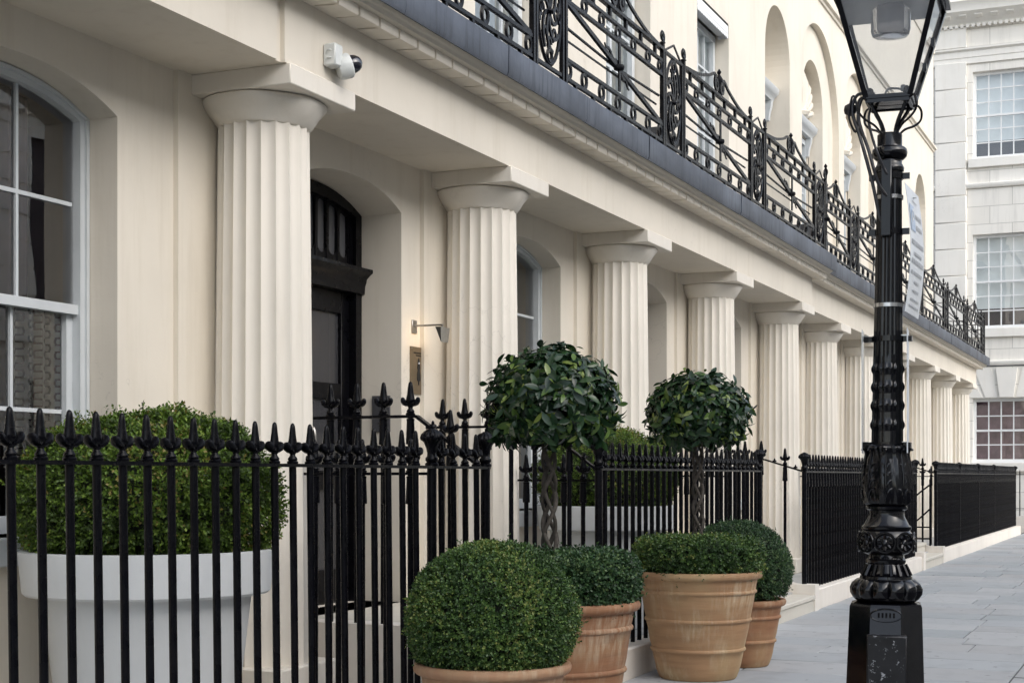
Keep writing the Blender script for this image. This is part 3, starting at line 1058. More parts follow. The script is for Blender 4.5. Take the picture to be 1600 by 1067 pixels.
# star in the middle of a long panel
def star(L):
    s = MB()
    h = L / 2
    s.tube([(-h + 0.02, 0, 0.685), (h - 0.02, 0, 0.245)], 0.018, 4, fx=1.5, up=(0, 1, 0))
    s.box(-0.022, 0.022, -0.022, -0.008, 0.26, 0.67)
    s.lathe([(0.01, -0.03), (0.045, -0.02), (0.05, 0.0), (0.045, 0.02), (0.01, 0.03)], 8, (0, -0.01, 0.465))
    s.tube([(-h + 0.03, 0.02, 0.50), (0, 0.02, 0.468), (h - 0.03, 0.02, 0.50)], 0.012, 5)
    s.tube([(-h + 0.03, 0.045, 0.42), (h - 0.03, 0.045, 0.42)], 0.009, 4)
    pts = [(0.02 * 0 - 0.34 * t + 0.0, 0.0, 0.47 + 0.13 * t + 0.016 * math.sin(t * 12)) for t in [q / 10 for q in range(11)]]
    s.tube(pts, [0.018 - 0.0011 * q for q in range(11)], 4, fx=1.6, up=(0, 1, 0))
    pts = [(0.30 * t, 0.0, 0.465 - 0.115 * t + 0.016 * math.sin(t * 12)) for t in [q / 10 for q in range(11)]]
    s.tube(pts, [0.018 - 0.0011 * q for q in range(11)], 4, fx=1.6, up=(0, 1, 0))
    return s.mesh('star_brace', 'black')
crest_me = crest(2.5); star_me = star(2.5)

balc = [thing('balcony_railing', 'black wrought iron railing on the lead-edged balcony, on its forward-standing part', 'railing', (12, YE - 0.22, ZB)),
        thing('balcony_railing', 'black wrought iron railing on the set-back far part of the balcony', 'railing', (30, YE - 0.12, ZB))]
def long_panel(root, x0, x1, y):
    L = x1 - x0; c = (x0 + x1) / 2
    for z, t in ((0.085, 0.015), (0.235, 0.015), (0.695, 0.015), (0.825, 0.015), (0.935, 0.022)):
        s = MB(); s.box(x0, x1, y - t, y + t, ZB + z - 0.014, ZB + z + 0.014)
        obj('rail', s, 'black', root)
    link('star_brace', star_me, root, (c, y, ZB), None, (L / 2.5, 1, 1))
    link('cresting_scroll', crest_me, root, (c, y, ZB), None, (L / 2.5, 1, 1))
    ns = 6
    for k in range(ns):
        xs = x0 + L * (k + 0.5) / ns
        link('stud', stud_me, root, (xs, y, ZB - 0.004), None, (1, 1, 0.085))
        link('stud', stud_me, root, (xs, y, ZB + 0.83), None, (1, 1, 0.10))
    for k in range(ns + 1):
        xs = x0 + L * k / ns
        if k in (0, ns):
            xs += 0.055 if k == 0 else -0.055
        link('ring', small_ring, root, (xs, y, ZB + 0.16), None, (1, 1, 1.15))
        link('ring', small_ring, root, (xs, y, ZB + 0.76))
def narrow_panel(root, xc, y):
    for sg in (-1, 1):
        link('post', post_me, root, (xc + sg * 0.325, y, ZB - 0.005))
        link('bar', inpost_me, root, (xc + sg * 0.262, y, ZB - 0.005))
    for z in (0.085, 0.935):
        s = MB(); s.box(xc - 0.32, xc + 0.32, y - 0.012, y + 0.012, ZB + z - 0.0135, ZB + z + 0.0135)
        obj('rail', s, 'black', root)
    link('oval_hoop', oval_me, root, (xc, y, ZB + 0.01))
    link('pinwheel_scroll', pin_me, root, (xc, y, ZB + 0.01))
    for dz in (0.175, 0.845):
        link('ring', small_ring, root, (xc, y - 0.004, ZB + dz - 0.0), None, (0.8, 1, 0.9))
    for sg in (-1, 1):
        link('ring', small_ring, root, (xc + sg * 0.185, y - 0.004, ZB + 0.51), None, (0.55, 1, 0.8))
    s = MB()
    s.tube([(xc - 0.26, y, ZB + 0.945), (xc + 0.02, y, ZB + 1.06), (xc + 0.26, y, ZB + 0.945)], 0.009, 4, fx=1.6, up=(0, 1, 0))
    obj('pediment_bar', s, 'black', root)
PX = [4.35, 7.5, 10.66, 13.75, 16.9, 20.15, 23.0, 26.1, 29.4, 32.9, 36.2, 39.55]
for i, xx in enumerate(PX):
    far = xx > 20.6
    root = balc[1] if far else balc[0]
    y = YE - (0.12 if far else 0.22)
    narrow_panel(root, xx, y)
    if i + 1 < len(PX):
        if xx < 20.6 < PX[i + 1]:
            long_panel(root, xx + 0.345, 20.6, y)
            long_panel(balc[1], 20.75, PX[i + 1] - 0.345, YE - 0.12)
        else:
            long_panel(root, xx + 0.345, PX[i + 1] - 0.345, y)
# return at the end of the balcony
s = MB()
for z in (0.085, 0.235, 0.695, 0.825, 0.935):
    s.box(39.93, 39.95, YE - 0.12, YU, ZB + z - 0.01, ZB + z + 0.01)
for k in range(7):
    s.box(39.93, 39.955, YE - 0.12 + k * 0.15, YE - 0.095 + k * 0.15, ZB - 0.005, ZB + 0.93)
obj('end_return', s, 'black', balc[1])

# troughs hung inside the balcony rail
for xx, lab in ((14.62, 'dark grey shallow trough behind the balcony rail in front of an upper sash window'), (20.95, 'dark grey shallow trough behind the balcony rail below a plain round-arched niche')):
    t = thing('trough', lab, 'trough', (xx, 4.85, ZB + 0.005))
    s = MB(); s.prism([(4.72, 4.80), (5.02, 4.80), (5.07, 4.93), (5.07, 4.95), (4.67, 4.95), (4.67, 4.93)], 0, xx - 0.33, xx + 0.33)
    obj('tray', s, 'trough', t)
    for sg in (-1, 1):
        s = MB(); s.box(xx + sg * 0.25 - 0.02, xx + sg * 0.25 + 0.02, 4.80, 4.94, ZB + 0.012, 4.80)
        obj('leg', s, 'trough', t)

# ------------------------------------------------------------------ steps, plinths and area railings
def steps(c0, c1, zl, lab):
    t = thing('entrance_steps', lab, 'steps', ((c0 + c1) / 2, 4.3, 0.0), 'steps up to the doors')
    n_ = 3 if zl > 0.5 else 2
    for k in range(n_):
        z1 = zl * (k + 1) / n_
        y0 = 3.715 + 0.29 * k
        y1 = YW + 0.33 if k == n_ - 1 else y0 + 0.36
        s = MB(); s.box(c0, c1, y0, y1, -0.02 if k == 0 else z1 - 0.28 * zl / 0.57, z1 - 0.055)
        st_ = obj('step', s, 'step', t)
        s = MB(); s.box(c0 + 0.001, c1 - 0.001, y0 - 0.022, y1, z1 - 0.055, z1, 0.012)
        obj('tread', s, 'step', st_)
    for xa, xb in ((c0 - 0.20, c0 - 0.002), (c1 + 0.002, c1 + 0.20)):
        s = MB()
        zr = 0.29
        s.prism([(3.70, -0.02), (YW, -0.02), (YW, zl + 0.012), (4.33, zl + 0.012), (3.93, zr), (3.70, zr)][::-1], 0, xa, xb)
        obj('stringer', s, 'plinth', t)
steps(8.47, 10.18, 0.57, 'three cream stone steps between bay trees up to the black double door')
steps(15.08, 16.85, 0.36, 'low stone steps just past the small red pot and its box ball')
steps(24.98, 26.98, 0.36, 'low stone steps at the far opening with the curved gate bars')

for a, c, lab in ((3.0, 8.27, 'cream plinth under the railing that fronts the sash window and big planter'), (10.38, 14.88, 'cream plinth behind the bleached terracotta pot'),
                  (17.05, 24.78, 'cream plinth under the middle railing beyond the first low steps'), (27.18, 41.4, 'cream plinth under the far end railing')):
    s = MB(); s.box(a, c, 3.728, 3.955, -0.03, 0.225, 0.014)
    tag(obj('railing_plinth', s, 'plinth'), lab, 'plinth', 'plinths of the railings')

# finial: vase, spear and two curled leaves
s = MB()
s.lathe([(0.020, 0.0), (0.027, 0.003), (0.028, 0.012), (0.021, 0.018), (0.024, 0.022), (0.023, 0.028), (0.014, 0.040), (0.013, 0.047), (0.018, 0.052), (0.018, 0.058), (0.011, 0.063)], 10)
def loft(s, rows, n=10):
    vs = []; fs = []
    for (z, a, b_, oy) in rows:
        for i in range(n):
            t = 2 * PI * i / n
            vs.append((a * math.cos(t), oy + b_ * math.sin(t), z))
    for j in range(len(rows) - 1):
        for i in range(n):
            p = j * n + i; q = j * n + (i + 1) % n
            fs.append((p, q, q + n, p + n))
    fs.append(tuple(range(n))[::-1]); fs.append(tuple(range((len(rows) - 1) * n, len(rows) * n)))
    s.add(vs, fs)
loft(s, [(0.058, 0.010, 0.010, 0), (0.066, 0.019, 0.014, 0), (0.08, 0.030, 0.023, 0), (0.095, 0.027, 0.021, 0), (0.115, 0.0225, 0.018, 0), (0.14, 0.0185, 0.0155, 0), (0.165, 0.0155, 0.013, 0), (0.182, 0.0125, 0.011, 0), (0.191, 0.0085, 0.0075, 0), (0.195, 0.002, 0.002, 0)])
for sg in (-1, 1):
    pts = smooth_curve([(sg * 0.004, 0, 0.064), (sg * 0.020, 0, 0.065), (sg * 0.034, 0, 0.072), (sg * 0.044, 0, 0.084), (sg * 0.049, 0, 0.097), (sg * 0.054, 0, 0.103)], 3)
    rr = [0.011 + 0.012 * math.sin(PI * min(1, (k + 1.5) / len(pts))) for k in range(len(pts))]
    rr[-1] = 0.004; rr[-2] = 0.009
    s.tube(pts, rr, 8, fx=1.15, fy=0.66)
finial_me = s.mesh('finial', 'black', 45)
s = MB(); s.lathe([(0.0175, -1.0), (0.0175, 0.0)], 12)
bar_me = s.mesh('bar', 'black')
s = MB(); s.lathe([(0.0175, -0.165), (0.029, -0.16), (0.024, -0.02), (0.026, -0.004), (0.018, -0.002)], 10)
sleeve_me = s.mesh('sleeve', 'black')
def capmod(r, z, a):
    if z > 0.13:
        return r * (1 + 0.07 * math.cos(14 * a))
    if z > 0.06:
        return r * (1 + 0.05 * math.cos(10 * a))
    return r
s = MB()
s.lathe([(0.030, 0.0), (0.038, 0.004), (0.038, 0.018), (0.028, 0.026), (0.036, 0.034), (0.036, 0.05), (0.027, 0.058), (0.025, 0.075), (0.030, 0.10), (0.040, 0.128), (0.048, 0.142), (0.060, 0.150), (0.064, 0.162), (0.058, 0.182), (0.040, 0.200), (0.015, 0.212), (0.010, 0.216)], 56, mod=capmod)
postcap_me = s.mesh('post_cap', 'black', 50)
s = MB(); s.lathe([(0.028, -1.0), (0.028, 0.0)], 14)
fpost_me = s.mesh('post', 'black')
s = MB(); s.lathe([(0.018, 0), (0.026, 0.003), (0.022, 0.016), (0.008, 0.024), (0.010, 0.030), (0.003, 0.042)], 10)
stubfin_me = s.mesh('knob', 'black')

def flat_rail(root, p, q, w=0.024, h=0.008):
    s = MB()
    s.tube([p, q], 1.0, 4, fx=w * 1.414, fy=h * 1.414)
    obj('rail', s, 'black', root)

def add_bar(root, x, y, zr, zb, along, finial=True, sleeve=False, lean=0.0, fs=1.0):
    rot = (0, 0, 0 if along == 'x' else PI / 2)
    b_ = link('bar', bar_me, root, (x, y, zr), (0, lean, 0), (1, 1, zr - zb))
    if finial:
        f = bpy.data.objects.new('finial', finial_me); COL.objects.link(f); f.parent = b_
        f.location = (0, 0, 0.004); f.rotation_euler = (rs.uniform(-0.02, 0.02), rs.uniform(-0.02, 0.02), rot[2] + rs.uniform(-0.12, 0.12))
        f.scale = (fs, fs, fs / (zr - zb))
    if sleeve:
        f = bpy.data.objects.new('sleeve', sleeve_me); COL.objects.link(f); f.parent = b_
        f.location = (0, 0, -0.008); f.scale = (1, 1, 1 / (zr - zb))
def add_post(root, x, y, zr, zb):
    p = link('post', fpost_me, root, (x, y, zr), None, (1, 1, zr - zb))
    f = bpy.data.objects.new('post_cap', postcap_me); COL.objects.link(f); f.parent = p
    f.location = (0, 0, 0.002); f.scale = (1, 1, 1 / (zr - zb))

YF = 3.85
ZR = 1.552
def front_run(root, x0, x1, posts=(), sleeve=False, lean=0.0):
    flat_rail(root, (x0, YF, ZR), (x1, YF, ZR))
    n_ = max(1, int(round((x1 - x0) / 0.157)))
    for k in range(1, n_):
        xx = x0 + (x1 - x0) * k / n_
        if any(abs(xx - p) < 0.06 for p in posts):
            continue
        add_bar(root, xx, YF, ZR, 0.215, 'x', True, sleeve, lean)
    for p in posts:
        add_post(root, p, YF, ZR, 0.21)
def return_run(root, xx, zr):
    flat_rail(root, (xx, YF + 0.02, zr), (xx, YC - 0.30, zr), 0.02)
    k = YF + 0.14
    while k < YC - 0.33:
        add_bar(root, xx, k, zr, 0.20, 'y', True, True)
        k += 0.157
def stair_run(root, xx, zf, zl):
    pf_, pm, pe = (xx, YF + 0.015, ZR + 0.004), (xx, 4.30, zf), (xx, YW - 0.02, zf)
    flat_rail(root, pf_, pm, 0.024, 0.009)
    flat_rail(root, pm, pe, 0.024, 0.009)
    k = 4.345
    while k < YW - 0.05:
        add_bar(root, xx, k, zf, zl, 'y', True, True, 0, 1.08)
        k += 0.19
    yy = 4.07
    t = (yy - YF) / (4.30 - YF)
    zz = ZR + (zf - ZR) * t
    zs_ = 0.29 + (zl - 0.29) * max(0, (yy - 3.93) / 0.40)
    add_bar(root, xx, yy, zz, zs_, 'y', True, True)
    for yk in (3.95, 4.19):
        t = (yk - YF) / (4.30 - YF)
        link('knob', stubfin_me, root, (xx, yk, ZR + (zf - ZR) * t + 0.008))

r1 = thing('railing', 'black spear-topped railing in front of the white planter by the sash window', 'railing', (6, YF, 0.225))
front_run(r1, 4.27 - 0.157 * 6, 8.40, (7.65, 8.37), False, -0.020)
return_run(r1, 7.66, 1.515)
stair_run(r1, 8.34, 1.87, 0.57)
r2 = thing('railing', 'black spear-topped railing behind the bleached terracotta pot and second white planter', 'railing', (12.6, YF, 0.225))
front_run(r2, 10.32, 14.97, (10.34, 14.95))
return_run(r2, 10.80, 1.47)
return_run(r2, 13.97, 1.50)
stair_run(r2, 10.32, 1.87, 0.57)
stair_run(r2, 14.96, 1.68, 0.36)
r3 = thing('railing', 'black spear-topped railing between the two flights of low steps', 'railing', (21, YF, 0.225))
front_run(r3, 16.95, 24.90, (16.97, 24.87), True)
return_run(r3, 20.4, 1.5)
return_run(r3, 23.4, 1.5)
stair_run(r3, 16.97, 1.69, 0.36)
r4 = thing('railing', 'black spear-topped railing at the far end of the terrace', 'railing', (34, YF, 0.225))
front_run(r4, 27.08, 41.2, (27.1, 30.2, 33.2, 36.2, 41.15), True)
stair_run(r4, 27.10, 1.69, 0.36)
return_run(r4, 29.7, 1.5)
return_run(r4, 39.6, 1.5)
# gate bars in the far opening, standing open against the stair
gt = thing('iron_gate', 'open black iron gate of curved bars at the far steps', 'gate', (27.0, 4.0, 0.30))
s = MB()
for z in (0.42, 0.62):
    s.tube([(26.95, 3.92, z), (26.95, 4.75, z)], 0.013, 6)
for o_ in (0.0, 0.42):
    s.tube(smooth_curve([(26.95, 3.93, 1.35 - o_), (26.95, 4.2, 1.12 - o_), (26.95, 4.5, 0.72 - o_ * 0.2), (26.95, 4.72, 0.62)], 6), 0.014, 6)
obj('scroll_bars', s, 'black', gt)
s = MB(); s.tube([(26.95, 3.92, 0.30), (26.95, 3.92, 1.45)], 0.018, 8); obj('hanging_stile', s, 'black', gt)
s = MB(); s.tube([(26.95, 4.75, 0.37), (26.95, 4.75, 1.2)], 0.016, 8); obj('closing_stile', s, 'black', gt)

# ------------------------------------------------------------------ plants and pots
def fast_mesh(name, V, F, mat, tint=None, smooth=False):
    me = bpy.data.meshes.new(name)
    nv, nf, k = len(V), len(F), F.shape[1]
    me.vertices.add(nv); me.vertices.foreach_set('co', V.astype(np.float32).ravel())
    me.loops.add(nf * k); me.loops.foreach_set('vertex_index', F.astype(np.int32).ravel())
    me.polygons.add(nf); me.polygons.foreach_set('loop_start', np.arange(0, nf * k, k, dtype=np.int32))
    me.update(calc_edges=True)
    if tint is not None:
        a = me.attributes.new('tint', 'FLOAT', 'FACE')
        a.data.foreach_set('value', tint.astype(np.float32))
    me.materials.append(M[mat])
    if smooth:
        me.shade_smooth()
    return me

def unit(a):
    return a / np.maximum(np.linalg.norm(a, axis=-1, keepdims=True), 1e-9)

def lump(P, seed, amp, freq):
    r = np.random.default_rng(seed)
    out = np.zeros(len(P))
    for k in range(7):
        d = r.normal(size=3); d /= np.linalg.norm(d)
        f = freq * r.uniform(0.6, 2.2)
        out += np.sin(P @ d * f + r.uniform(0, 6.28)) / 7 ** 0.5
    return out * amp

def revolve_points(prof, N, r):
    P = np.array(prof, float)      # (radius, z)
    a = P[:-1]; b_ = P[1:]
    L = np.linalg.norm(b_ - a, axis=1)
    area = L * (a[:, 0] + b_[:, 0]) / 2
    seg = r.choice(len(a), N, p=area / area.sum())
    t = r.random(N)
    rz = a[seg] + (b_[seg] - a[seg]) * t[:, None]
    th = r.random(N) * 2 * PI
    d = (b_ - a)[seg] / L[seg][:, None]
    nr, nz = d[:, 1], -d[:, 0]
    pos = np.stack([rz[:, 0] * np.cos(th), rz[:, 0] * np.sin(th), rz[:, 1]], 1)
    nor = np.stack([nr * np.cos(th), nr * np.sin(th), nz], 1)
    return pos, nor

def sprig_foliage(prof, nsprig, leaf, seed, per=7, amp=0.015, freq=14, jitter=0.03, spread=0.55, tip=0.0, width=0.34, stray_p=0.025):
    r = np.random.default_rng(seed)
    p, nrm = revolve_points(prof, nsprig, r)
    d = unit(nrm + r.normal(size=(nsprig, 3)) * spread + np.array([0, 0, 0.35]))
    off = lump(p, seed + 1, amp, freq) - np.abs(r.normal(size=nsprig)) * jitter
    stray = r.random(nsprig) < stray_p
    off = np.where(stray, r.uniform(0.005, 0.03, nsprig), off)
    p = p + nrm * off[:, None]
    base_t = np.clip(0.45 + 0.22 * r.normal(size=nsprig) + lump(p, seed + 2, 0.17, 9), 0, 1)
    V = []; F = []; T = []
    s0 = unit(np.cross(d, r.normal(size=(nsprig, 3))))
    s1 = np.cross(d, s0)
    phi0 = r.random(nsprig) * 6.28
    cnt = 0
    for k in range(per):
        ph = phi0 + k * 2.4
        side = s0 * np.cos(ph)[:, None] + s1 * np.sin(ph)[:, None]
        up_ = 0.35 + 0.9 * k / per
        ld = unit(side + d * up_ + r.normal(size=(nsprig, 3)) * 0.15)
        L = leaf * (0.75 + 0.5 * r.random(nsprig))[:, None]
        b_ = p + d * (leaf * 0.42 * k)
        wd = unit(np.cross(ld, d))
        nn = np.cross(wd, ld)
        mid = b_ + ld * L * 0.5
        v = np.stack([b_, mid + wd * L * width + nn * L * 0.06, b_ + ld * L, mid - wd * L * width + nn * L * 0.06], 1).reshape(-1, 3)
        i0 = cnt + np.arange(nsprig) * 4
        F.append(np.stack([i0, i0 + 1, i0 + 2], 1)); F.append(np.stack([i0, i0 + 2, i0 + 3], 1))
        tt = np.clip(base_t + 0.10 * r.normal(size=nsprig) + (tip if k >= per - 2 else 0), 0, 0.985)
        tt = np.where(lump(p, seed + 9, 1.0, 8) > 1.95, 0.999, tt)
        T.append(tt); T.append(tt)
        V.append(v); cnt += nsprig * 4
    return np.concatenate(V), np.concatenate(F), np.concatenate(T)

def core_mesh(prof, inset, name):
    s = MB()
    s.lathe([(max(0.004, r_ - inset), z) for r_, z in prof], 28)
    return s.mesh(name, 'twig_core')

def clipped_plant(name, label, cat, prof, loc, mat, nsprig, leaf, seed, inset=0.05, group=None, **kw):
    t = thing(name, label, cat, loc, group)
    V, F, T = sprig_foliage(prof, nsprig, leaf, seed, **kw)
    me = fast_mesh('foliage', V, F, mat, T)
    f = link('foliage', me, t, loc)
    f['kind'] = 'stuff'
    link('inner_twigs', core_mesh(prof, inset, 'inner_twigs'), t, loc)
    return t

def pot_profile(R, H, rb, bands):
    pr = [(0.01, 0.0), (rb - 0.01, 0.0), (rb, 0.012)]
    def rad(z):
        t = z / H
        return rb + (R - 0.025 - rb) * (t ** 0.85)
    zz = sorted(bands)
    last = 0.012
    for b_ in zz:
        for q in np.linspace(last, b_ - 0.016, 5)[1:]:
            pr.append((rad(q), q))
        pr += [(rad(b_) + 0.008, b_ - 0.010), (rad(b_) + 0.012, b_), (rad(b_) + 0.008, b_ + 0.010), (rad(b_) + 0.001, b_ + 0.016)]
        last = b_ + 0.016
    for q in np.linspace(last, H - 0.06, 5)[1:]:
        pr.append((rad(q), q))
    pr += [(R - 0.012, H - 0.052), (R, H - 0.040), (R + 0.003, H - 0.02), (R - 0.004, H - 0.004), (R - 0.018, H), (R - 0.038, H - 0.004), (R - 0.045, H - 0.02), (R - 0.06, H - 0.09)]
    return pr
def pot(label, loc, R, H, rb, bands, mat, group='terracotta pots along the railing', sd_=0):
    t = thing('terracotta_pot', label, 'pot', loc, group)
    s = MB()
    ph = sd_ * 1.3
    s.lathe(pot_profile(R, H, rb, bands), 72, mod=lambda r, z, a: r + 0.0035 * math.sin(2 * a + ph + z * 3) + 0.002 * math.sin(5 * a + ph) + 0.0012 * math.sin(z * 90 + a), cap=False)
    link('pot_body', s.mesh('pot_body', mat, 50), t, loc)
    s = MB(); s.lathe([(0.004, H - 0.052), (R * 0.5, H - 0.05), (R - 0.05, H - 0.06)], 30, cap=False)
    link('soil', s.mesh('soil', 'soil'), t, loc)
    return t

P1 = (6.80, 3.09, 0.0); P2 = (7.72, 3.125, 0.0); P3 = (10.95, 3.285, 0.0); P4 = (11.83, 3.22, 0.0)
pot('dusty terracotta pot under the clipped box ball, beside the reddish bay tree pot', P1, 0.385, 0.59, 0.25, [0.20, 0.42], 'terra_c', sd_=1)
pot('reddish terracotta pot of the bay tree beside the first box ball', P2, 0.458, 0.825, 0.285, [0.22, 0.45, 0.68], 'terra_a', sd_=2)
pot('large bleached yellowish terracotta pot with three raised bands', P3, 0.478, 0.80, 0.285, [0.22, 0.44, 0.65], 'terra_b', sd_=3)
pot('small red terracotta pot tucked behind the bleached pot', P4, 0.385, 0.53, 0.25, [0.20, 0.39], 'terra_a', sd_=4)

BALL = [(0.325, 0.585), (0.378, 0.67), (0.402, 0.76), (0.402, 0.83), (0.382, 0.91), (0.342, 0.99), (0.282, 1.06), (0.205, 1.112), (0.105, 1.146), (0.01, 1.155)]
def ball_prof(r, zc, zlo, sq=1.0):
    a0 = math.asin(max(-1, (zlo - zc) / (r * sq)))
    return [(r * math.cos(a0 + (PI / 2 - a0) * k / 18), zc + r * sq * math.sin(a0 + (PI / 2 - a0) * k / 18)) for k in range(19)]
clipped_plant('box_ball', 'dense round clipped box ball in the dusty pot by the planter railing', 'shrub', BALL, P1, 'box_leaf', 10500, 0.0142, 21, inset=0.04, jitter=0.014, amp=0.007, stray_p=0.012, group='clipped box balls', tip=0.12)
clipped_plant('box_ball', 'round clipped box ball peeping out behind the bleached pot', 'shrub', [(a_, z_ - 0.035) for a_, z_ in BALL], P4, 'box_leaf_blue', 7000, 0.015, 22, inset=0.04, jitter=0.014, amp=0.006, stray_p=0.012, group='clipped box balls', tip=0.08)
def hedge_prof(r, z0, z1):
    return [(r - 0.035, z0), (r - 0.010, z0 + 0.05), (r, z0 + 0.10), (r + 0.006, z1 - 0.06), (r - 0.004, z1 - 0.022), (r - 0.030, z1 - 0.002), (r * 0.7, z1 + 0.004), (r * 0.35, z1 + 0.006), (0.01, z1 + 0.006)]
clipped_plant('box_hedge', 'low clipped box collar round the braided trunk in the reddish pot', 'hedge', hedge_prof(0.425, 0.78, 1.045), P2, 'box_leaf_blue', 6200, 0.019, 23, inset=0.05, jitter=0.022, amp=0.010, group='box collars', tip=0.1)
clipped_plant('box_hedge', 'low clipped box collar round the braided trunk in the bleached pot', 'hedge', hedge_prof(0.445, 0.76, 1.005), P3, 'box_leaf', 6000, 0.019, 24, inset=0.05, jitter=0.022, amp=0.010, group='box collars', tip=0.08)

# white planters with shrubs
def planter(loc, zrim, R, lab, lab2, sd_):
    t = thing('planter', lab, 'planter', loc, 'white planters behind the railings')
    H = zrim - loc[2]
    s = MB()
    k = R / 0.61
    pr = [(0.01, 0), (0.40 * k, 0), (0.41 * k, 0.01), (0.495 * k, H - 0.225), (0.500 * k, H - 0.215), (0.575 * k, H - 0.212), (0.588 * k, H - 0.20), (0.606 * k, H - 0.02), (0.605 * k, H - 0.006), (0.594 * k, H), (0.555 * k, H - 0.002), (0.545 * k, H - 0.015), (0.53 * k, H - 0.12)]
    s.lathe(pr, 80, cap=False)
    link('planter_body', s.mesh('planter_body', 'planter', 35), t, loc)
    s = MB(); s.lathe([(0.004, H - 0.07), (0.545 * k, H - 0.075)], 32, cap=False)
    link('soil', s.mesh('soil', 'soil'), t, loc)
    z = H
    prof = [(0.50 * k, z - 0.06), (0.555 * k, z + 0.02), (0.635 * k, z + 0.12), (0.665 * k, z + 0.23), (0.64 * k, z + 0.35), (0.56 * k, z + 0.46), (0.45 * k, z + 0.545), (0.31 * k, z + 0.60), (0.15 * k, z + 0.63), (0.01, z + 0.635)]
    prof = [(a_ * 0.93, b_) for a_, b_ in prof]
    clipped_plant('planter_shrub', lab2, 'shrub', prof, loc, 'shrub_leaf', 10500 if sd_ < 40 else 6500, 0.0195, sd_, inset=0.07, jitter=0.034, amp=0.022, freq=13, spread=0.5, tip=0.22, group='shrubs in the white planters', width=0.30)
planter((6.04, 4.58, 0.2), 1.148, 0.61, 'big white round planter in front of the sash window, behind the railing', 'bushy yellow-green shrub in the white planter under the sash window', 31)
planter((12.42, 4.55, 0.2), 1.25, 0.61, 'white round planter behind the railing and bay trees', 'bushy green shrub showing between the two bay tree crowns', 45)

# bay trees
leaf_meshes = []
def bay_leaf_arrays(curl, L=1.0, W=0.20):
    st = [0.0, 0.12, 0.32, 0.55, 0.78, 0.93, 1.0]
    wd = [0.06, 0.48, 0.9, 1.0, 0.70, 0.28, 0.0]
    V = []; F = []
    for t, w in zip(st, wd):
        z = -curl * t * t
        V += [(-W * w, t * L, z + 0.05 * w), (0, t * L, z), (W * w, t * L, z + 0.05 * w)]
    for k in range(len(st) - 1):
        a = 3 * k
        F += [(a, a + 1, a + 4, a + 3), (a + 1, a + 2, a + 5, a + 4)]
    return np.array(V), np.array(F)
for cu in (0.10, 0.22, 0.34):
    V, F = bay_leaf_arrays(cu)
    leaf_meshes.append(fast_mesh('leaf', V, F, 'bay_leaf_one', None, True))

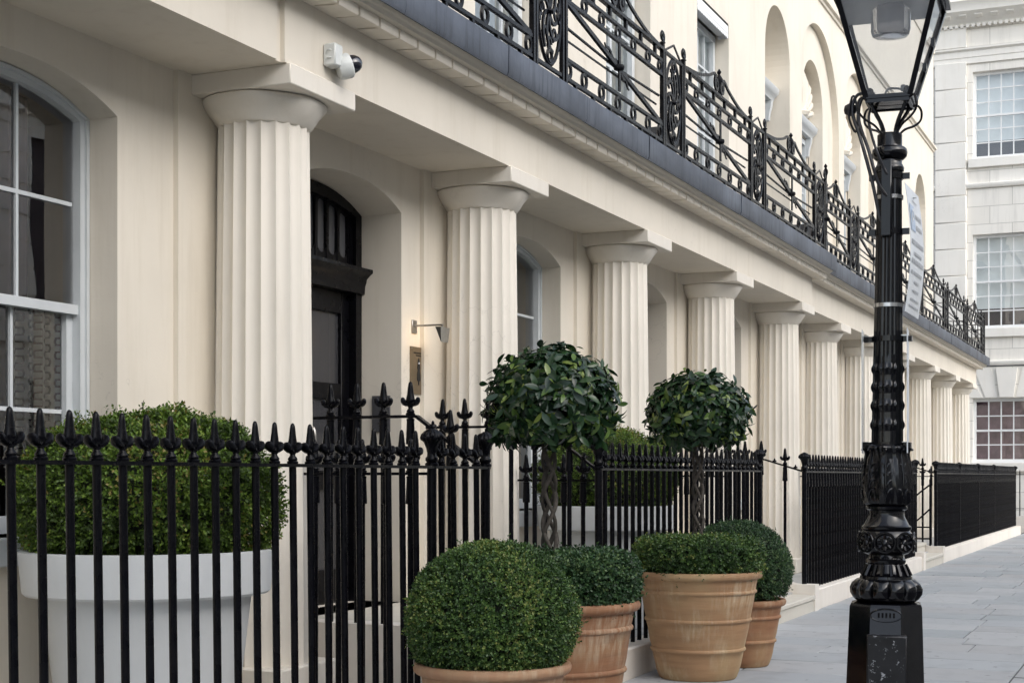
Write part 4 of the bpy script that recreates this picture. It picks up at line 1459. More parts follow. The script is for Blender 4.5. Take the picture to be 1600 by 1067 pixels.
def bay_tree(loc, zb, zc, a, c, lab, seed):
    """loc on the pot soil; zc crown centre height; a, c crown half width and half height"""
    r = np.random.default_rng(seed)
    rp = random.Random(seed)
    t = thing('bay_tree', lab, 'tree', loc, 'bay trees with braided trunks')
    base = np.array(loc, float)
    # braided trunk: stems winding both ways round the axis
    s = MB()
    n_ = 60
    for k in range(4):
        sg = 1 if k % 2 else -1
        pts = []; rr = []
        for q in range(n_ + 1):
            u_ = q / n_
            z = u_ * (zc - loc[2] - 0.05)
            an = sg * (u_ * 2 * PI * 2.6) + k * PI / 2 + (0.4 if sg > 0 else 0)
            R_ = 0.043 - 0.014 * u_ + 0.003 * math.sin(9 * u_ + k)
            pts.append((R_ * math.cos(an) + 0.004 * math.sin(13 * u_ + k), R_ * math.sin(an), z))
            rr.append(0.0128 - 0.002 * u_ + 0.0018 * math.sin(21 * u_ + k * 2))
        s.tube(pts, rr, 8)
    link('trunk', s.mesh('trunk', 'bark', 60), t, loc)
    # limbs
    s = MB()
    zl = zc - loc[2]
    for k in range(16):
        an = 2 * PI * k / 16 + rp.uniform(-0.2, 0.2)
        el = rp.uniform(-0.3, 1.2)
        e = (a * 0.72 * math.cos(an) * math.cos(el), a * 0.72 * math.sin(an) * math.cos(el), zl + c * 0.72 * math.sin(el))
        s.tube(smooth_curve([(0, 0, zl - 0.16), (e[0] * 0.4, e[1] * 0.4, zl - 0.06 + 0.3 * (e[2] - zl)), e], 4), [0.012] * 4 + [0.009] * 3 + [0.005] * 2, 5)
    crown = link('crown', s.mesh('crown', 'bark'), t, loc)
    # shoots with whorls of leaves
    NS = 900
    d = unit(r.normal(size=(NS, 3)))
    d = d[d[:, 2] > -0.80]
    lum = 1 + lump(d * 0.5, seed + 3, 0.07, 7)
    depth = np.where(r.random(len(d)) < 0.62, r.uniform(0.90, 1.0, len(d)), r.uniform(0.62, 0.9, len(d)))
    leaves = []
    for i in range(len(d)):
        p = np.array([d[i, 0] * a, d[i, 1] * a, d[i, 2] * c]) * (depth[i] * lum[i] * 0.86)
        if d[i, 2] < -0.35:
            p[2] = -c * (0.35 + 0.28 * r.random()) * 1.0
        sd_ = unit(d[i] * 0.9 + r.normal(size=3) * 0.35 + np.array([0, 0, 0.45 if d[i, 2] > -0.2 else 0.0]))
        s0 = unit(np.cross(sd_, r.normal(size=3))); s1 = np.cross(sd_, s0)
        nl = r.integers(5, 9)
        young = depth[i] > 0.93 and r.random() < 0.24
        sc0 = r.uniform(0.85, 1.15)
        for k in range(nl):
            ph = k * 2.4 + r.random()
            up_ = -0.05 + 0.75 * k / nl
            side = s0 * math.cos(ph) + s1 * math.sin(ph)
            ld = unit(side + sd_ * up_ + np.array([0, 0, -0.38]) + r.normal(size=3) * 0.18)
            L = (0.082 if not young else 0.062) * sc0 * r.uniform(0.75, 1.15)
            nz = unit(sd_ - ld * np.dot(sd_, ld) + r.normal(size=3) * 0.25)
            xx = unit(np.cross(ld, nz)); nz = np.cross(xx, ld)
            tnt = r.uniform(0.86, 1.0) if young else min(0.84, abs(r.normal() * 0.22 + 0.42))
            leaves.append((p + sd_ * 0.012 * k, xx, ld, nz, L, tnt, r.integers(0, 3)))
    camd = unit(np.array([0, 0, 1.5]) - (base + np.array([0, 0, zl])))
    cen = np.array([0, 0, zl])
    score = [np.dot(q[0] / np.array([a, a, c]), camd) + 0.35 * abs(np.dot(q[3], camd)) + 4 * (q[4] - 0.09) for q in leaves]
    order = np.argsort(score)[::-1]
    VV = []; FF = []; TT = []; cnt = 0
    arrs = [bay_leaf_arrays(cu) for cu in (0.10, 0.22, 0.34)]
    for rank, i in enumerate(order):
        p, xx, ld, nz, L, tnt, kind = leaves[i]
        if rank < 300:
            o = bpy.data.objects.new('leaf', leaf_meshes[kind]); COL.objects.link(o); o.parent = crown
            m4 = Matrix(((xx[0], ld[0], nz[0], p[0]), (xx[1], ld[1], nz[1], p[1]), (xx[2], ld[2], nz[2], p[2] + zl), (0, 0, 0, 1)))
            o.matrix_local = m4 @ Matrix.Diagonal((L, L, L, 1))
        else:
            V, F = arrs[kind]
            W = (V[:, :1] * xx + V[:, 1:2] * ld + V[:, 2:3] * nz) * L + p + cen
            VV.append(W); FF.append(F + cnt); cnt += len(V)
            TT.append(np.full(len(F), tnt))
    fo = link('foliage', fast_mesh('foliage', np.concatenate(VV), np.concatenate(FF), 'bay_leaf', np.concatenate(TT), True), t, loc)
    fo['kind'] = 'stuff'
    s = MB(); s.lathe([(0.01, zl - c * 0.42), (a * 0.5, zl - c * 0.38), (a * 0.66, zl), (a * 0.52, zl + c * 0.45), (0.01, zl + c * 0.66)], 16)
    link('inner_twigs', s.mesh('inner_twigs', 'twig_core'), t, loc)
bay_tree((P2[0] - 0.02, P2[1] + 0.03, 0.70), 0.70, 1.915, 0.355, 0.262, 'glossy bay tree ball on a braided trunk in the reddish pot', 61)
bay_tree((P3[0], P3[1], 0.70), 0.70, 1.965, 0.385, 0.272, 'glossy bay tree ball on a braided trunk in the bleached pot', 62)

# ------------------------------------------------------------------ street lamp
LX, LY = 8.115, 1.415
K = 0.003376
def zl_(y):
    return 1.5 + (744 - y) * K
lamp = thing('street_lamp', 'ornate black cast iron street lamp with glazed square lantern on the pavement', 'street lamp', (LX, LY, 0.0))
L0 = (LX, LY, 0.0)
s = MB()
s.lathe([(0.262, 0.0), (0.262, 0.05), (0.240, 0.075), (0.225, 0.11), (0.188 * 1.06, zl_(946)), (0.180 * 1.06, zl_(941)), (0.150, zl_(938))], 8, rot=PI / 8 + 0.16)
link('base', s.mesh('base', 'blackpost', 30), lamp, L0)
s = MB(); s.box(-0.10, 0.10, -0.05, 0.05, -0.36, 0.0, 0.006)
bx = link('access_box', s.mesh('access_box', 'blackscratch'), lamp, (LX - 0.207, LY - 0.042, 0.685), (0, 0.0, PI / 2 + 0.172))
s = MB(); 
s.tube([(0.078 * math.cos(2 * PI * k / 28), 0, 0.033 * math.sin(2 * PI * k / 28)) for k in range(28)], 0.004, 5, True, up=(0, 1, 0))
for k in range(5):
    s.box(-0.045 + k * 0.019, -0.035 + k * 0.019, -0.006, 0.004, -0.011, 0.012)
link('maker_plate', s.mesh('maker_plate', 'blackpost'), lamp, (LX - 0.186, LY - 0.033, zl_(956)), (0.0, 0.0, PI / 2 + 0.172))

def lobe(k, amp, z0, z1, sharp=1.0):
    def f(r, z, a):
        if z0 < z < z1:
            w = math.sin(PI * (z - z0) / (z1 - z0))
            return r + amp * w * (abs(math.cos(k * a / 2)) ** sharp - 0.6)
        return r
    return f
s = MB()
pr = [(0.150, 938), (0.166, 934), (0.177, 926), (0.178, 918), (0.170, 910), (0.150, 904), (0.136, 903), (0.134, 899), (0.122, 898), (0.105, 890), (0.094, 880), (0.100, 878), (0.101, 874), (0.094, 872), (0.091, 866)]
s.lathe([(r, zl_(y)) for r, y in pr], 192, mod=lobe(12, 0.030, zl_(939), zl_(902), 0.5))
for k in range(16):
    a = 2 * PI * k / 16
    s.tube([(0.100 * math.cos(a), 0.100 * math.sin(a), zl_(881)), (0.128 * math.cos(a), 0.128 * math.sin(a), zl_(898))], 0.010, 5)
link('lobed_collar', s.mesh('lobed_collar', 'blackpost', 50), lamp, L0)
s = MB()
pr = [(0.091, 866), (0.110, 864), (0.130, 858), (0.142, 848), (0.140, 838), (0.128, 831), (0.120, 828), (0.128, 826), (0.128, 822), (0.115, 819), (0.103, 812), (0.094, 807), (0.090, 802), (0.092, 797), (0.106, 795), (0.107, 791), (0.098, 789)]
s.lathe([(r, zl_(y)) for r, y in pr], 48)
link('bowl', s.mesh('bowl', 'blackpost', 50), lamp, L0)
ro = MB()
for k in range(8):
    a = 2 * PI * k / 8
    ro.tube([(0, 0.020 * math.cos(a), 0.020 * math.sin(a)), (-0.010, 0.036 * math.cos(a), 0.036 * math.sin(a))], [0.010, 0.006], 6)
ro.lathe([(0.002, -0.015), (0.016, -0.010), (0.018, 0.0), (0.010, 0.012)], 10)
ro.tube([(-0.004, 0.046 * math.cos(2 * PI * k / 20), 0.044 * math.sin(2 * PI * k / 20)) for k in range(20)], 0.0055, 5, True)
ro_me = ro.mesh('rosette', 'blackpost', 50)
for k in range(8):
    a = PI + 0.12 + k * PI / 4
    link('rosette', ro_me, lamp, (LX + 0.137 * math.cos(a), LY + 0.137 * math.sin(a), zl_(846)), (0, 0, a - PI), (0.9, 1.15, 1.15))
s = MB()
pr = [(0.098, 789), (0.114, 786), (0.122, 776), (0.126, 766), (0.124, 750), (0.118, 735), (0.108, 718), (0.100, 708), (0.104, 704), (0.110, 700), (0.104, 697), (0.085, 694)]
def acan(r, z, a):
    w = 0.006 * math.cos(8 * a) + 0.0035 * math.cos(24 * a + z * 30) + 0.002 * math.sin(40 * a - z * 60)
    return r + w
s.lathe([(r, zl_(y)) for r, y in pr], 96, mod=acan)
for k in range(8):       # curling leaf tips and raised leaf veins
    a = PI + 0.12 + 2 * PI * k / 8
    ca, sa = math.cos(a), math.sin(a)
    pts = [(0.119 * ca, 0.119 * sa, zl_(782)), (0.130 * ca, 0.130 * sa, zl_(765)), (0.128 * ca, 0.128 * sa, zl_(745)), (0.117 * ca, 0.117 * sa, zl_(722)), (0.110 * ca, 0.110 * sa, zl_(708)), (0.122 * ca, 0.122 * sa, zl_(701)), (0.130 * ca, 0.130 * sa, zl_(704))]
    s.tube(smooth_curve(pts, 4), 0.0065, 6)
    for sg in (-1, 1):
        for q in range(4):
            za = 778 - q * 13
            a1 = a + sg * (0.27 - 0.03 * q)
            rb = 0.123 - 0.0006 * (778 - za) * 0.4
            s.tube(smooth_curve([((rb + 0.002) * math.cos(a), (rb + 0.002) * math.sin(a), zl_(za)), ((rb + 0.007) * math.cos((a + a1) / 2), (rb + 0.007) * math.sin((a + a1) / 2), zl_(za - 12)), (rb * math.cos(a1), rb * math.sin(a1), zl_(za - 15))], 3), 0.0045, 5)
link('acanthus_vase', s.mesh('acanthus_vase', 'blackpost', 60), lamp, L0)
s = MB()
def shaftmod(r, z, a):
    y = 744 - (z - 1.5) / K
    fl = -0.0055 * (1 - abs(math.cos(8 * a))) if y < 560 else -0.003 * (1 - abs(math.cos(8 * a)))
    for yc in (664, 634, 605, 577):
        dd = (y - yc) / 7.0
        if abs(dd) < 1:
            fl += 0.010 * (1 - dd * dd) * (0.45 + 0.55 * abs(math.cos(8 * a)))
    return r + fl
prof = []
for k in range(131):
    y = 694 - (694 - 272) * k / 130
    r = 0.083 - (694 - y) / (694 - 272) * 0.019
    prof.append((r, zl_(y)))
s.lathe(prof, 64, mod=shaftmod)
link('fluted_shaft', s.mesh('fluted_shaft', 'blackpost', 50), lamp, L0)
s = MB()
pr = [(0.064, 274), (0.066, 271), (0.074, 269), (0.076, 264), (0.070, 260), (0.064, 257), (0.064, 252), (0.075, 250), (0.088, 246), (0.092, 241), (0.089, 235), (0.080, 232), (0.066, 231), (0.064, 228), (0.064, 212), (0.058, 210), (0.03, 209)]
s.lathe([(r, zl_(y)) for r, y in pr], 40)
link('neck', s.mesh('neck', 'blackpost', 40), lamp, L0)
# clamp bars, box and straps
s = MB()
for y in (277, 363):
    s.box(-0.008, 0.008, -0.105, 0.105, zl_(y) - 0.016, zl_(y) + 0.016)
    s.lathe([(0.072, zl_(y) - 0.016), (0.072, zl_(y) + 0.016)], 24)
for y in (530, 695):
    s.lathe([(0.089 if y > 600 else 0.084, zl_(y) - 0.014), (0.089 if y > 600 else 0.084, zl_(y) + 0.014)], 24)
    s.box(-0.018, 0.018, -0.125, 0.125, zl_(y) - 0.014, zl_(y) + 0.014)
link('clamp_band', s.mesh('clamp_band', 'blackpost'), lamp, L0)
s = MB(); s.box(-0.105, -0.055, -0.028, 0.026, zl_(373), zl_(255), 0.004)
link('cable_box', s.mesh('cable_box', 'blackpost'), lamp, L0)
s = MB()
for y in (310, 478):
    s.lathe([(0.0725 if y < 400 else 0.078, zl_(y) - 0.010), (0.0725 if y < 400 else 0.078, zl_(y) + 0.010)], 32)
link('steel_strap', s.mesh('steel_strap', 'strap'), lamp, L0)
# lantern
ZL0, ZL1 = zl_(158), zl_(4)
hb, ht = 0.112, 0.252
lan = MB()
cor = [(-1, -1), (1, -1), (1, 1), (-1, 1)]
for cx, cy in cor:
    lan.tube([(cx * hb, cy * hb, ZL0), (cx * ht, cy * ht, ZL1)], 0.019, 4)
for z, h_, t in ((ZL0, hb, 0.014), (ZL1, ht, 0.018)):
    for k in range(4):
        p, q = cor[k], cor[(k + 1) % 4]
        lan.tube([(p[0] * h_, p[1] * h_, z), (q[0] * h_, q[1] * h_, z)], t, 4)
LA = 0.07
lantern = link('lantern_frame', lan.mesh('lantern_frame', 'blackpost'), lamp, L0, (0, 0, LA))
def lsub(name, mb, mat, sharp=38):
    o = bpy.data.objects.new(name, mb.mesh(name, mat, sharp)); COL.objects.link(o); o.parent = lantern
    return o
for k in range(4):
    p, q = cor[k], cor[(k + 1) % 4]
    s = MB(); i_ = 0.985
    s.quad((p[0] * hb * i_, p[1] * hb * i_, ZL0 + 0.005), (q[0] * hb * i_, q[1] * hb * i_, ZL0 + 0.005), (q[0] * ht * i_, q[1] * ht * i_, ZL1 - 0.005), (p[0] * ht * i_, p[1] * ht * i_, ZL1 - 0.005))
    lsub('glass_pane', s, 'lantern_glass')
s = MB()
rz = [(ht + 0.035, ZL1 + 0.012), (ht + 0.035, ZL1 + 0.035), (ht - 0.03, ZL1 + 0.09), (0.13, ZL1 + 0.20), (0.11, ZL1 + 0.205), (0.11, ZL1 + 0.27), (0.135, ZL1 + 0.28), (0.135, ZL1 + 0.30), (0.05, ZL1 + 0.37), (0.03, ZL1 + 0.40)]
s.lathe([(r * 1.414, z) for r, z in rz], 4, rot=PI / 4)
s.lathe([(0.02, ZL1 + 0.39), (0.03, ZL1 + 0.43), (0.012, ZL1 + 0.46), (0.026, ZL1 + 0.49), (0.003, ZL1 + 0.54)], 12)
lsub('lantern_roof', s, 'blackpost', 25)
s = MB(); s.box(-ht + 0.012, ht - 0.012, -ht + 0.012, ht - 0.012, ZL1 - 0.035, ZL1 - 0.02)
lsub('reflector_plate', s, 'signwhite')
s = MB(); s.lathe([(0.102, ZL1 - 0.034), (0.104, ZL1 - 0.055), (0.100, ZL1 - 0.06), (0.101, ZL1 - 0.15), (0.092, ZL1 - 0.178), (0.05, ZL1 - 0.188), (0.01, ZL1 - 0.19)], 32, mod=lambda r, z, a: r + 0.0018 * math.cos(40 * a))
lsub('prismatic_bowl', s, 'lampbowl', 60)
s = MB()
s.tube(smooth_curve([(-0.03, 0.03, ZL0 + 0.01), (-0.02, 0.01, ZL0 + 0.055), (0.01, -0.03, ZL0 + 0.065), (0.02, -0.06, ZL0 + 0.06)], 5), 0.006, 6)
s.lathe([(0.010, 0), (0.014, 0.004), (0.014, 0.03), (0.008, 0.034)], 10, (0.02, -0.065, ZL0 + 0.05))
lsub('cable_tail', s, 'greyink')
s = MB()
for sg in (-1, 1):
    s.box(-hb * 0.95 + (hb if sg > 0 else 0) + 0.004, -hb * 0.05 + (hb if sg > 0 else 0), -hb * 0.9, hb * 0.9, ZL0 - 0.024, ZL0 - 0.010)
s.box(-hb * 1.02, hb * 1.02, -hb * 1.02, -hb * 0.88, ZL0 - 0.03, ZL0 - 0.005); s.box(-hb * 1.02, hb * 1.02, hb * 0.88, hb * 1.02, ZL0 - 0.03, ZL0 - 0.005)
s.box(-hb * 1.02, -hb * 0.88, -hb * 0.88, hb * 0.88, ZL0 - 0.03, ZL0 - 0.005); s.box(hb * 0.88, hb * 1.02, -hb * 0.88, hb * 0.88, ZL0 - 0.03, ZL0 - 0.005)
lsub('lantern_floor', s, 'blackpost')
s = MB()
for zz_, hh_ in ((0.35, 0.16), (0.62, 0.2)):
    f_ = hb + (ht - hb) * zz_
    s.box(f_ - 0.085, f_ - 0.05, -f_ - 0.018, -f_ + 0.004, ZL0 + (ZL1 - ZL0) * zz_ - 0.022, ZL0 + (ZL1 - ZL0) * zz_ + 0.022)
lsub('hinge', s, 'blackpost')
# scroll arms carrying the lantern
for k in range(4):
    a = PI / 4 + k * PI / 2 + LA
    ca, sa = math.cos(a), math.sin(a)
    s = MB()
    pts = [(0.045, zl_(214)), (0.050, zl_(203)), (0.075, zl_(188)), (0.115, zl_(172)), (0.140, zl_(158)), (0.142, zl_(148)), (0.125, zl_(146)), (0.118, zl_(154))]
    s.tube(smooth_curve([(r * ca, r * sa, z) for r, z in pts], 5), 0.0105, 6)
    pts = [(0.060, zl_(210)), (0.10, zl_(200)), (0.165, zl_(192)), (0.205, zl_(182)), (0.21, zl_(168)), (0.185, zl_(160)), (0.155, zl_(163)), (0.14, zl_(168))]
    s.tube(smooth_curve([(r * ca, r * sa, z) for r, z in pts], 5), 0.0065, 6)
    s.lathe([(0.003, -0.014), (0.013, -0.008), (0.013, 0.008), (0.003, 0.014)], 8, (0.13 * ca, 0.13 * sa, zl_(166)))
    link('scroll_arm', s.mesh('scroll_arm', 'blackpost', 50), lamp, L0)
# cables looping down the building side
s = MB()
def cab(pts, r=0.009):
    s.tube(smooth_curve(pts, 6), r, 6)
cab([(-0.06, 0.07, zl_(150)), (-0.05, 0.16, zl_(148)), (-0.06, 0.185, zl_(175)), (-0.09, 0.13, zl_(225)), (-0.10, 0.07, zl_(290)), (-0.09, 0.03, zl_(345)), (-0.085, 0.0, zl_(352))])
cab([(-0.06, 0.07, zl_(152)), (-0.05, 0.14, zl_(156)), (-0.06, 0.15, zl_(190)), (-0.10, 0.09, zl_(240)), (-0.115, 0.04, zl_(290)), (-0.10, -0.005, zl_(312))])
cab([(-0.04, 0.08, zl_(158)), (-0.06, 0.10, zl_(190)), (-0.11, 0.05, zl_(240)), (-0.105, 0.0, zl_(275)), (-0.08, -0.015, zl_(282))], 0.007)
cab([(-0.05, 0.19, zl_(150)), (-0.06, 0.205, zl_(180)), (-0.05, 0.17, zl_(206)), (-0.05, 0.16, zl_(180)), (-0.05, 0.175, zl_(152)), (-0.05, 0.19, zl_(150))], 0.006)
s.lathe([(0.004, -0.035), (0.03, -0.02), (0.034, 0.0), (0.03, 0.02), (0.004, 0.035)], 12, (-0.02, 0.205, zl_(168)))
link('cable', s.mesh('cable', 'cable', 60), lamp, L0)
lamp.rotation_euler = (math.radians(0.45), math.radians(0.15), 0)

# plates clamped to the post
sg_ = thing('parking_sign', 'pale parking sign with a blue P panel clamped high on the lamp post', 'sign', (LX + 0.02, LY - 0.115, 2.36))
s = MB()
NS_ = 10
pw, z0s, z1s = 0.44, 2.36, 3.03
for k in range(NS_):
    za = z0s + (z1s - z0s) * k / NS_; zb_ = z0s + (z1s - z0s) * (k + 1) / NS_
    ya = LY - 0.115 - 0.03 * math.sin(PI * k / NS_); yb_ = LY - 0.115 - 0.03 * math.sin(PI * (k + 1) / NS_)
    x0_, x1_ = LX - 0.05, LX - 0.05 + pw
    s.quad((x0_, ya, za), (x1_, ya, za), (x1_, yb_, zb_), (x0_, yb_, zb_))
    s.quad((x1_, ya + 0.003, za), (x0_, ya + 0.003, za), (x0_, yb_ + 0.003, zb_), (x1_, yb_ + 0.003, zb_))
    s.quad((x0_, ya, za), (x0_, yb_, zb_), (x0_, yb_ + 0.003, zb_), (x0_, ya + 0.003, za))
obj('sign_plate', s, 'signwhite', sg_)
def sy(z):
    return LY - 0.115 - 0.03 * math.sin(PI * (z - z0s) / (z1s - z0s)) - 0.0025
s = MB()
for k in range(4):
    za = 2.79 + 0.035 * k; zb_ = za + 0.035
    s.quad((LX - 0.025, sy(za), za), (LX + 0.115, sy(za), za), (LX + 0.115, sy(zb_), zb_), (LX - 0.025, sy(zb_), zb_))
obj('blue_panel', s, 'blueink', sg_)
cu = bpy.data.curves.new('letter_p', 'FONT')
cu.body = 'P'; cu.size = 0.15; cu.extrude = 0.0006
co_ = bpy.data.objects.new('tmp_text', cu); COL.objects.link(co_)
bpy.context.view_layer.update()
me = bpy.data.meshes.new_from_object(co_.evaluated_get(bpy.context.evaluated_depsgraph_get()))
bpy.data.objects.remove(co_)
me.materials.clear(); me.materials.append(M['signwhite'])
lp = link('letter_p', me, sg_, (LX + 0.005, sy(2.86) - 0.003, 2.803), (math.radians(90), 0, 0))
rr_ = random.Random(3)
def textline(x0_, x1_, z, h_):
    xx = x0_
    while xx < x1_:
        w = min(rr_.uniform(0.012, 0.05), x1_ - xx)
        s = MB()
        s.quad((xx, sy(z), z), (xx + w, sy(z), z), (xx + w, sy(z + h_), z + h_), (xx, sy(z + h_), z + h_))
        obj('printed_word', s, 'greyink', sg_)
        xx += w + rr_.uniform(0.006, 0.014)
for a_, e_, z, h_ in ((0.15, 0.34, 2.87, 0.024), (0.15, 0.33, 2.81, 0.024), (-0.02, 0.36, 2.72, 0.024), (0.05, 0.30, 2.665, 0.018), (-0.02, 0.36, 2.62, 0.024), (-0.02, 0.33, 2.565, 0.018), (0.10, 0.25, 2.52, 0.014), (0.08, 0.26, 2.475, 0.014), (0.04, 0.30, 2.43, 0.012), (0.02, 0.32, 2.395, 0.012), (0.10, 0.26, 2.955, 0.008)):
    textline(LX + a_, LX + e_, z, h_)
s = MB()
s.lathe([(0.001, -0.001), (0.016, 0.0), (0.001, 0.001)], 8, (LX + 0.17, sy(2.985) - 0.001, 2.985))
obj('crest', s, 'greyink', sg_)
for yy, lab in ((LY + 0.112, 'narrow steel sign plate clamped to the lamp post on the house side, seen almost edge-on'), (LY - 0.122, 'narrow steel sign plate clamped to the lamp post on the road side, seen almost edge-on')):
    t = thing('sign_plate', lab, 'sign', (LX, yy, zl_(708)))
    s = MB()
    sgn = 1 if yy > LY else -1
    k_ = 0.150 if sgn > 0 else 0.128
    s.prism([(LX - 0.10, yy - 0.10 * k_), (LX + 0.15, yy + 0.15 * k_), (LX + 0.15, yy + 0.15 * k_ + 0.004), (LX - 0.10, yy - 0.10 * k_ + 0.004)], 2, zl_(708), zl_(516))
    obj('plate', s, 'strap' if sgn > 0 else 'signwhite', t)
    s = MB(); s.box(LX - 0.012, LX + 0.012, LY + sgn * 0.085, yy + (0 if sgn > 0 else 0.004), zl_(532), zl_(524)); s.box(LX - 0.012, LX + 0.012, LY + sgn * 0.085, yy + (0 if sgn > 0 else 0.004), zl_(698), zl_(690))
    obj('bracket', s, 'strap', t)

# ------------------------------------------------------------------ small things on the house
t = thing('security_camera', 'white dome security camera on the architrave over the first column', 'camera', (7.74, YE - 0.05, 3.90))
s = MB(); s.box(7.70, 7.79, YE - 0.085, YE - 0.001, 3.905, 4.035, 0.008)
for z in (3.945, 3.99):
    s.lathe([(0.016, 0), (0.016, 0.004), (0.010, 0.006)], 10, (7.70, YE - 0.045, z))
obj('mount_box', s, 'camwhite', t)
def cam_lathe(prof, mat, name):
    q = MB(); q.lathe(prof, 28)
    o = link(name, q.mesh(name, mat, 50), t, (7.845, YE - 0.075, 3.93), (math.radians(70), 0, math.radians(38)), (0.88, 0.88, 0.88))
    return o
cam_lathe([(0.04, -0.07), (0.074, -0.062), (0.082, -0.04), (0.085, 0.02), (0.078, 0.032), (0.064, 0.036)], 'camwhite', 'housing')
cam_lathe([(0.063, 0.030), (0.062, 0.05), (0.056, 0.074), (0.042, 0.095), (0.022, 0.108), (0.003, 0.112)], 'camdome', 'dome')

t = thing('wall_plaque', 'small bronze wall plaque with a dark figure beside the black door', 'plaque', (10.22, YW - 0.006, 2.12))
s = MB(); s.box(10.10, 10.345, YW - 0.012, YW - 0.002, 2.12, 2.475)
obj('plate', s, 'brass', t)
s = MB()
fig = [(0.0, 2.395), (0.010, 2.375), (0.014, 2.362), (0.008, 2.352), (0.016, 2.345), (0.022, 2.32), (0.014, 2.30), (0.024, 2.27), (0.026, 2.235), (0.022, 2.222), (0.006, 2.218), (0.004, 2.19)]
poly = [(10.225 + a_, z) for a_, z in fig] + [(10.225 - a_, z) for a_, z in fig[::-1]]
s.prism(poly, 1, YW - 0.0155, YW - 0.012)
obj('figure', s, 'ink', t)
s = MB(); s.prism([(10.218, 2.36), (10.236, 2.362), (10.232, 2.345), (10.216, 2.348)], 1, YW - 0.0170, YW - 0.0156)
obj('pale_mark', s, 'signwhite', t)
s = MB()
for x0_, x1_, z, h_ in ((10.145, 10.30, 2.425, 0.010), (10.18, 10.265, 2.405, 0.010)):
    xx = x0_
    while xx < x1_:
        s.box(xx, min(xx + 0.009, x1_), YW - 0.0135, YW - 0.012, z, z + h_); xx += 0.014
obj('lettering', s, 'ink', t)
s = MB()
for x_ in (10.112, 10.333):
    for z_ in (2.132, 2.463):
        s.lathe([(0.006, -0.003), (0.006, 0.003)], 8, (x_, YW - 0.013, z_))
obj('fixing_screw', s, 'steel', t)

t = thing('picture_light', 'small lit steel picture light on an arm above the bronze plaque', 'wall lamp', (10.17, YW, 2.62))
s = MB(); s.box(10.13, 10.205, YW - 0.010, YW - 0.001, 2.575, 2.675, 0.002); obj('wall_plate', s, 'steel', t)
s = MB()
for x_ in (10.143, 10.192):
    for z_ in (2.588, 2.662):
        s.box(x_ - 0.005, x_ + 0.005, YW - 0.014, YW - 0.009, z_ - 0.005, z_ + 0.005)
obj('screw', s, 'strap', t)
s = MB(); s.tube([(10.168, YW - 0.008, 2.632), (10.175, YW - 0.24, 2.632)], 0.0075, 8); s.tube([(10.175, YW - 0.236, 2.636), (10.175, YW - 0.236, 2.61)], 0.0075, 8); obj('arm', s, 'steel', t)
s = MB()
V_ = [(10.10, YW - 0.262, 2.612), (10.25, YW - 0.262, 2.612), (10.25, YW - 0.215, 2.612), (10.10, YW - 0.215, 2.612), (10.115, YW - 0.255, 2.50), (10.235, YW - 0.255, 2.50)]
s.add(V_, [(0, 1, 2, 3), (0, 4, 5, 1), (3, 4, 0), (1, 5, 2)])
obj('shade', s, 'steel', t)
s = MB(); s.box(10.13, 10.22, YW - 0.238, YW - 0.226, 2.575, 2.595); obj('bulb', s, 'bulb', t)
ld_ = bpy.data.lights.new('picture_light_glow', 'AREA')
ld_.shape = 'RECTANGLE'; ld_.size = 0.09; ld_.size_y = 0.05; ld_.energy = 0.10; ld_.color = (1.0, 0.66, 0.33)
lo = bpy.data.objects.new('picture_light_glow', ld_); COL.objects.link(lo)
lo.parent = t
lo.location = Vector((10.175, YW - 0.205, 2.575)) - wpos(t)
lo.rotation_euler = Vector((0, -1, 0.25)).to_track_quat('Z', 'Y').to_euler()

t = thing('intercom', 'dark square intercom panel on the door reveal', 'intercom', (9.967, 5.43, 1.83))
s = MB(); s.box(9.952, 9.969, 5.36, 5.51, 1.83, 2.10, 0.003); obj('panel', s, 'trough', t)
s = MB()
for z in (1.88, 1.93): s.box(9.948, 9.953, 5.42, 5.45, z, z + 0.025)
obj('button', s, 'steel', t)

# curtains in the sash window
def curtain(name, lab, x0_, x1_, y, mat, wl_, amp_, uvs=False, z0_=1.0, z1_=3.55, lean=0.0):
    n_ = 60
    me = bpy.data.meshes.new(name)
    V = []; F = []; UV = []
    L_ = 0.0; prev = None
    us = []
    pts = []
    for k in range(n_ + 1):
        t_ = k / n_
        xx = x0_ + (x1_ - x0_) * t_
        yy = y + amp_ * math.sin(2 * PI * (xx - x0_) / wl_) + 0.4 * amp_ * math.sin(2 * PI * (xx - x0_) / wl_ * 2.3 + 1)
        if prev: L_ += math.hypot(xx - prev[0], yy - prev[1])
        prev = (xx, yy); us.append(L_); pts.append((xx, yy))
    for z, ln in ((z0_, 0.0), (z1_, lean)):
        V += [(p[0] + ln, p[1], z) for p in pts]
    for k in range(n_):
        F.append((k, k + 1, n_ + 2 + k, n_ + 1 + k))
    me.from_pydata(V, [], F)
    uvl = me.uv_layers.new(name='UVMap')
    for pl in me.polygons:
        for li in pl.loop_indices:
            vi = me.loops[li].vertex_index
            uvl.data[li].uv = (us[vi % (n_ + 1)], V[vi][2])
    me.materials.append(M[mat])
    me.shade_smooth()
    return tag(link(name, me), lab, 'curtain', 'curtains of the sash window')
curtain('curtain', 'grey and cream meander-patterned curtain inside the sash window', 6.26, 6.64, 5.61, 'meander', 0.11, 0.035, z1_=2.44)
curtain('curtain', 'dark plum curtain hanging inside the sash window', 5.75, 6.50, 5.72, 'plumcurtain', 0.12, 0.03, z1_=3.6)

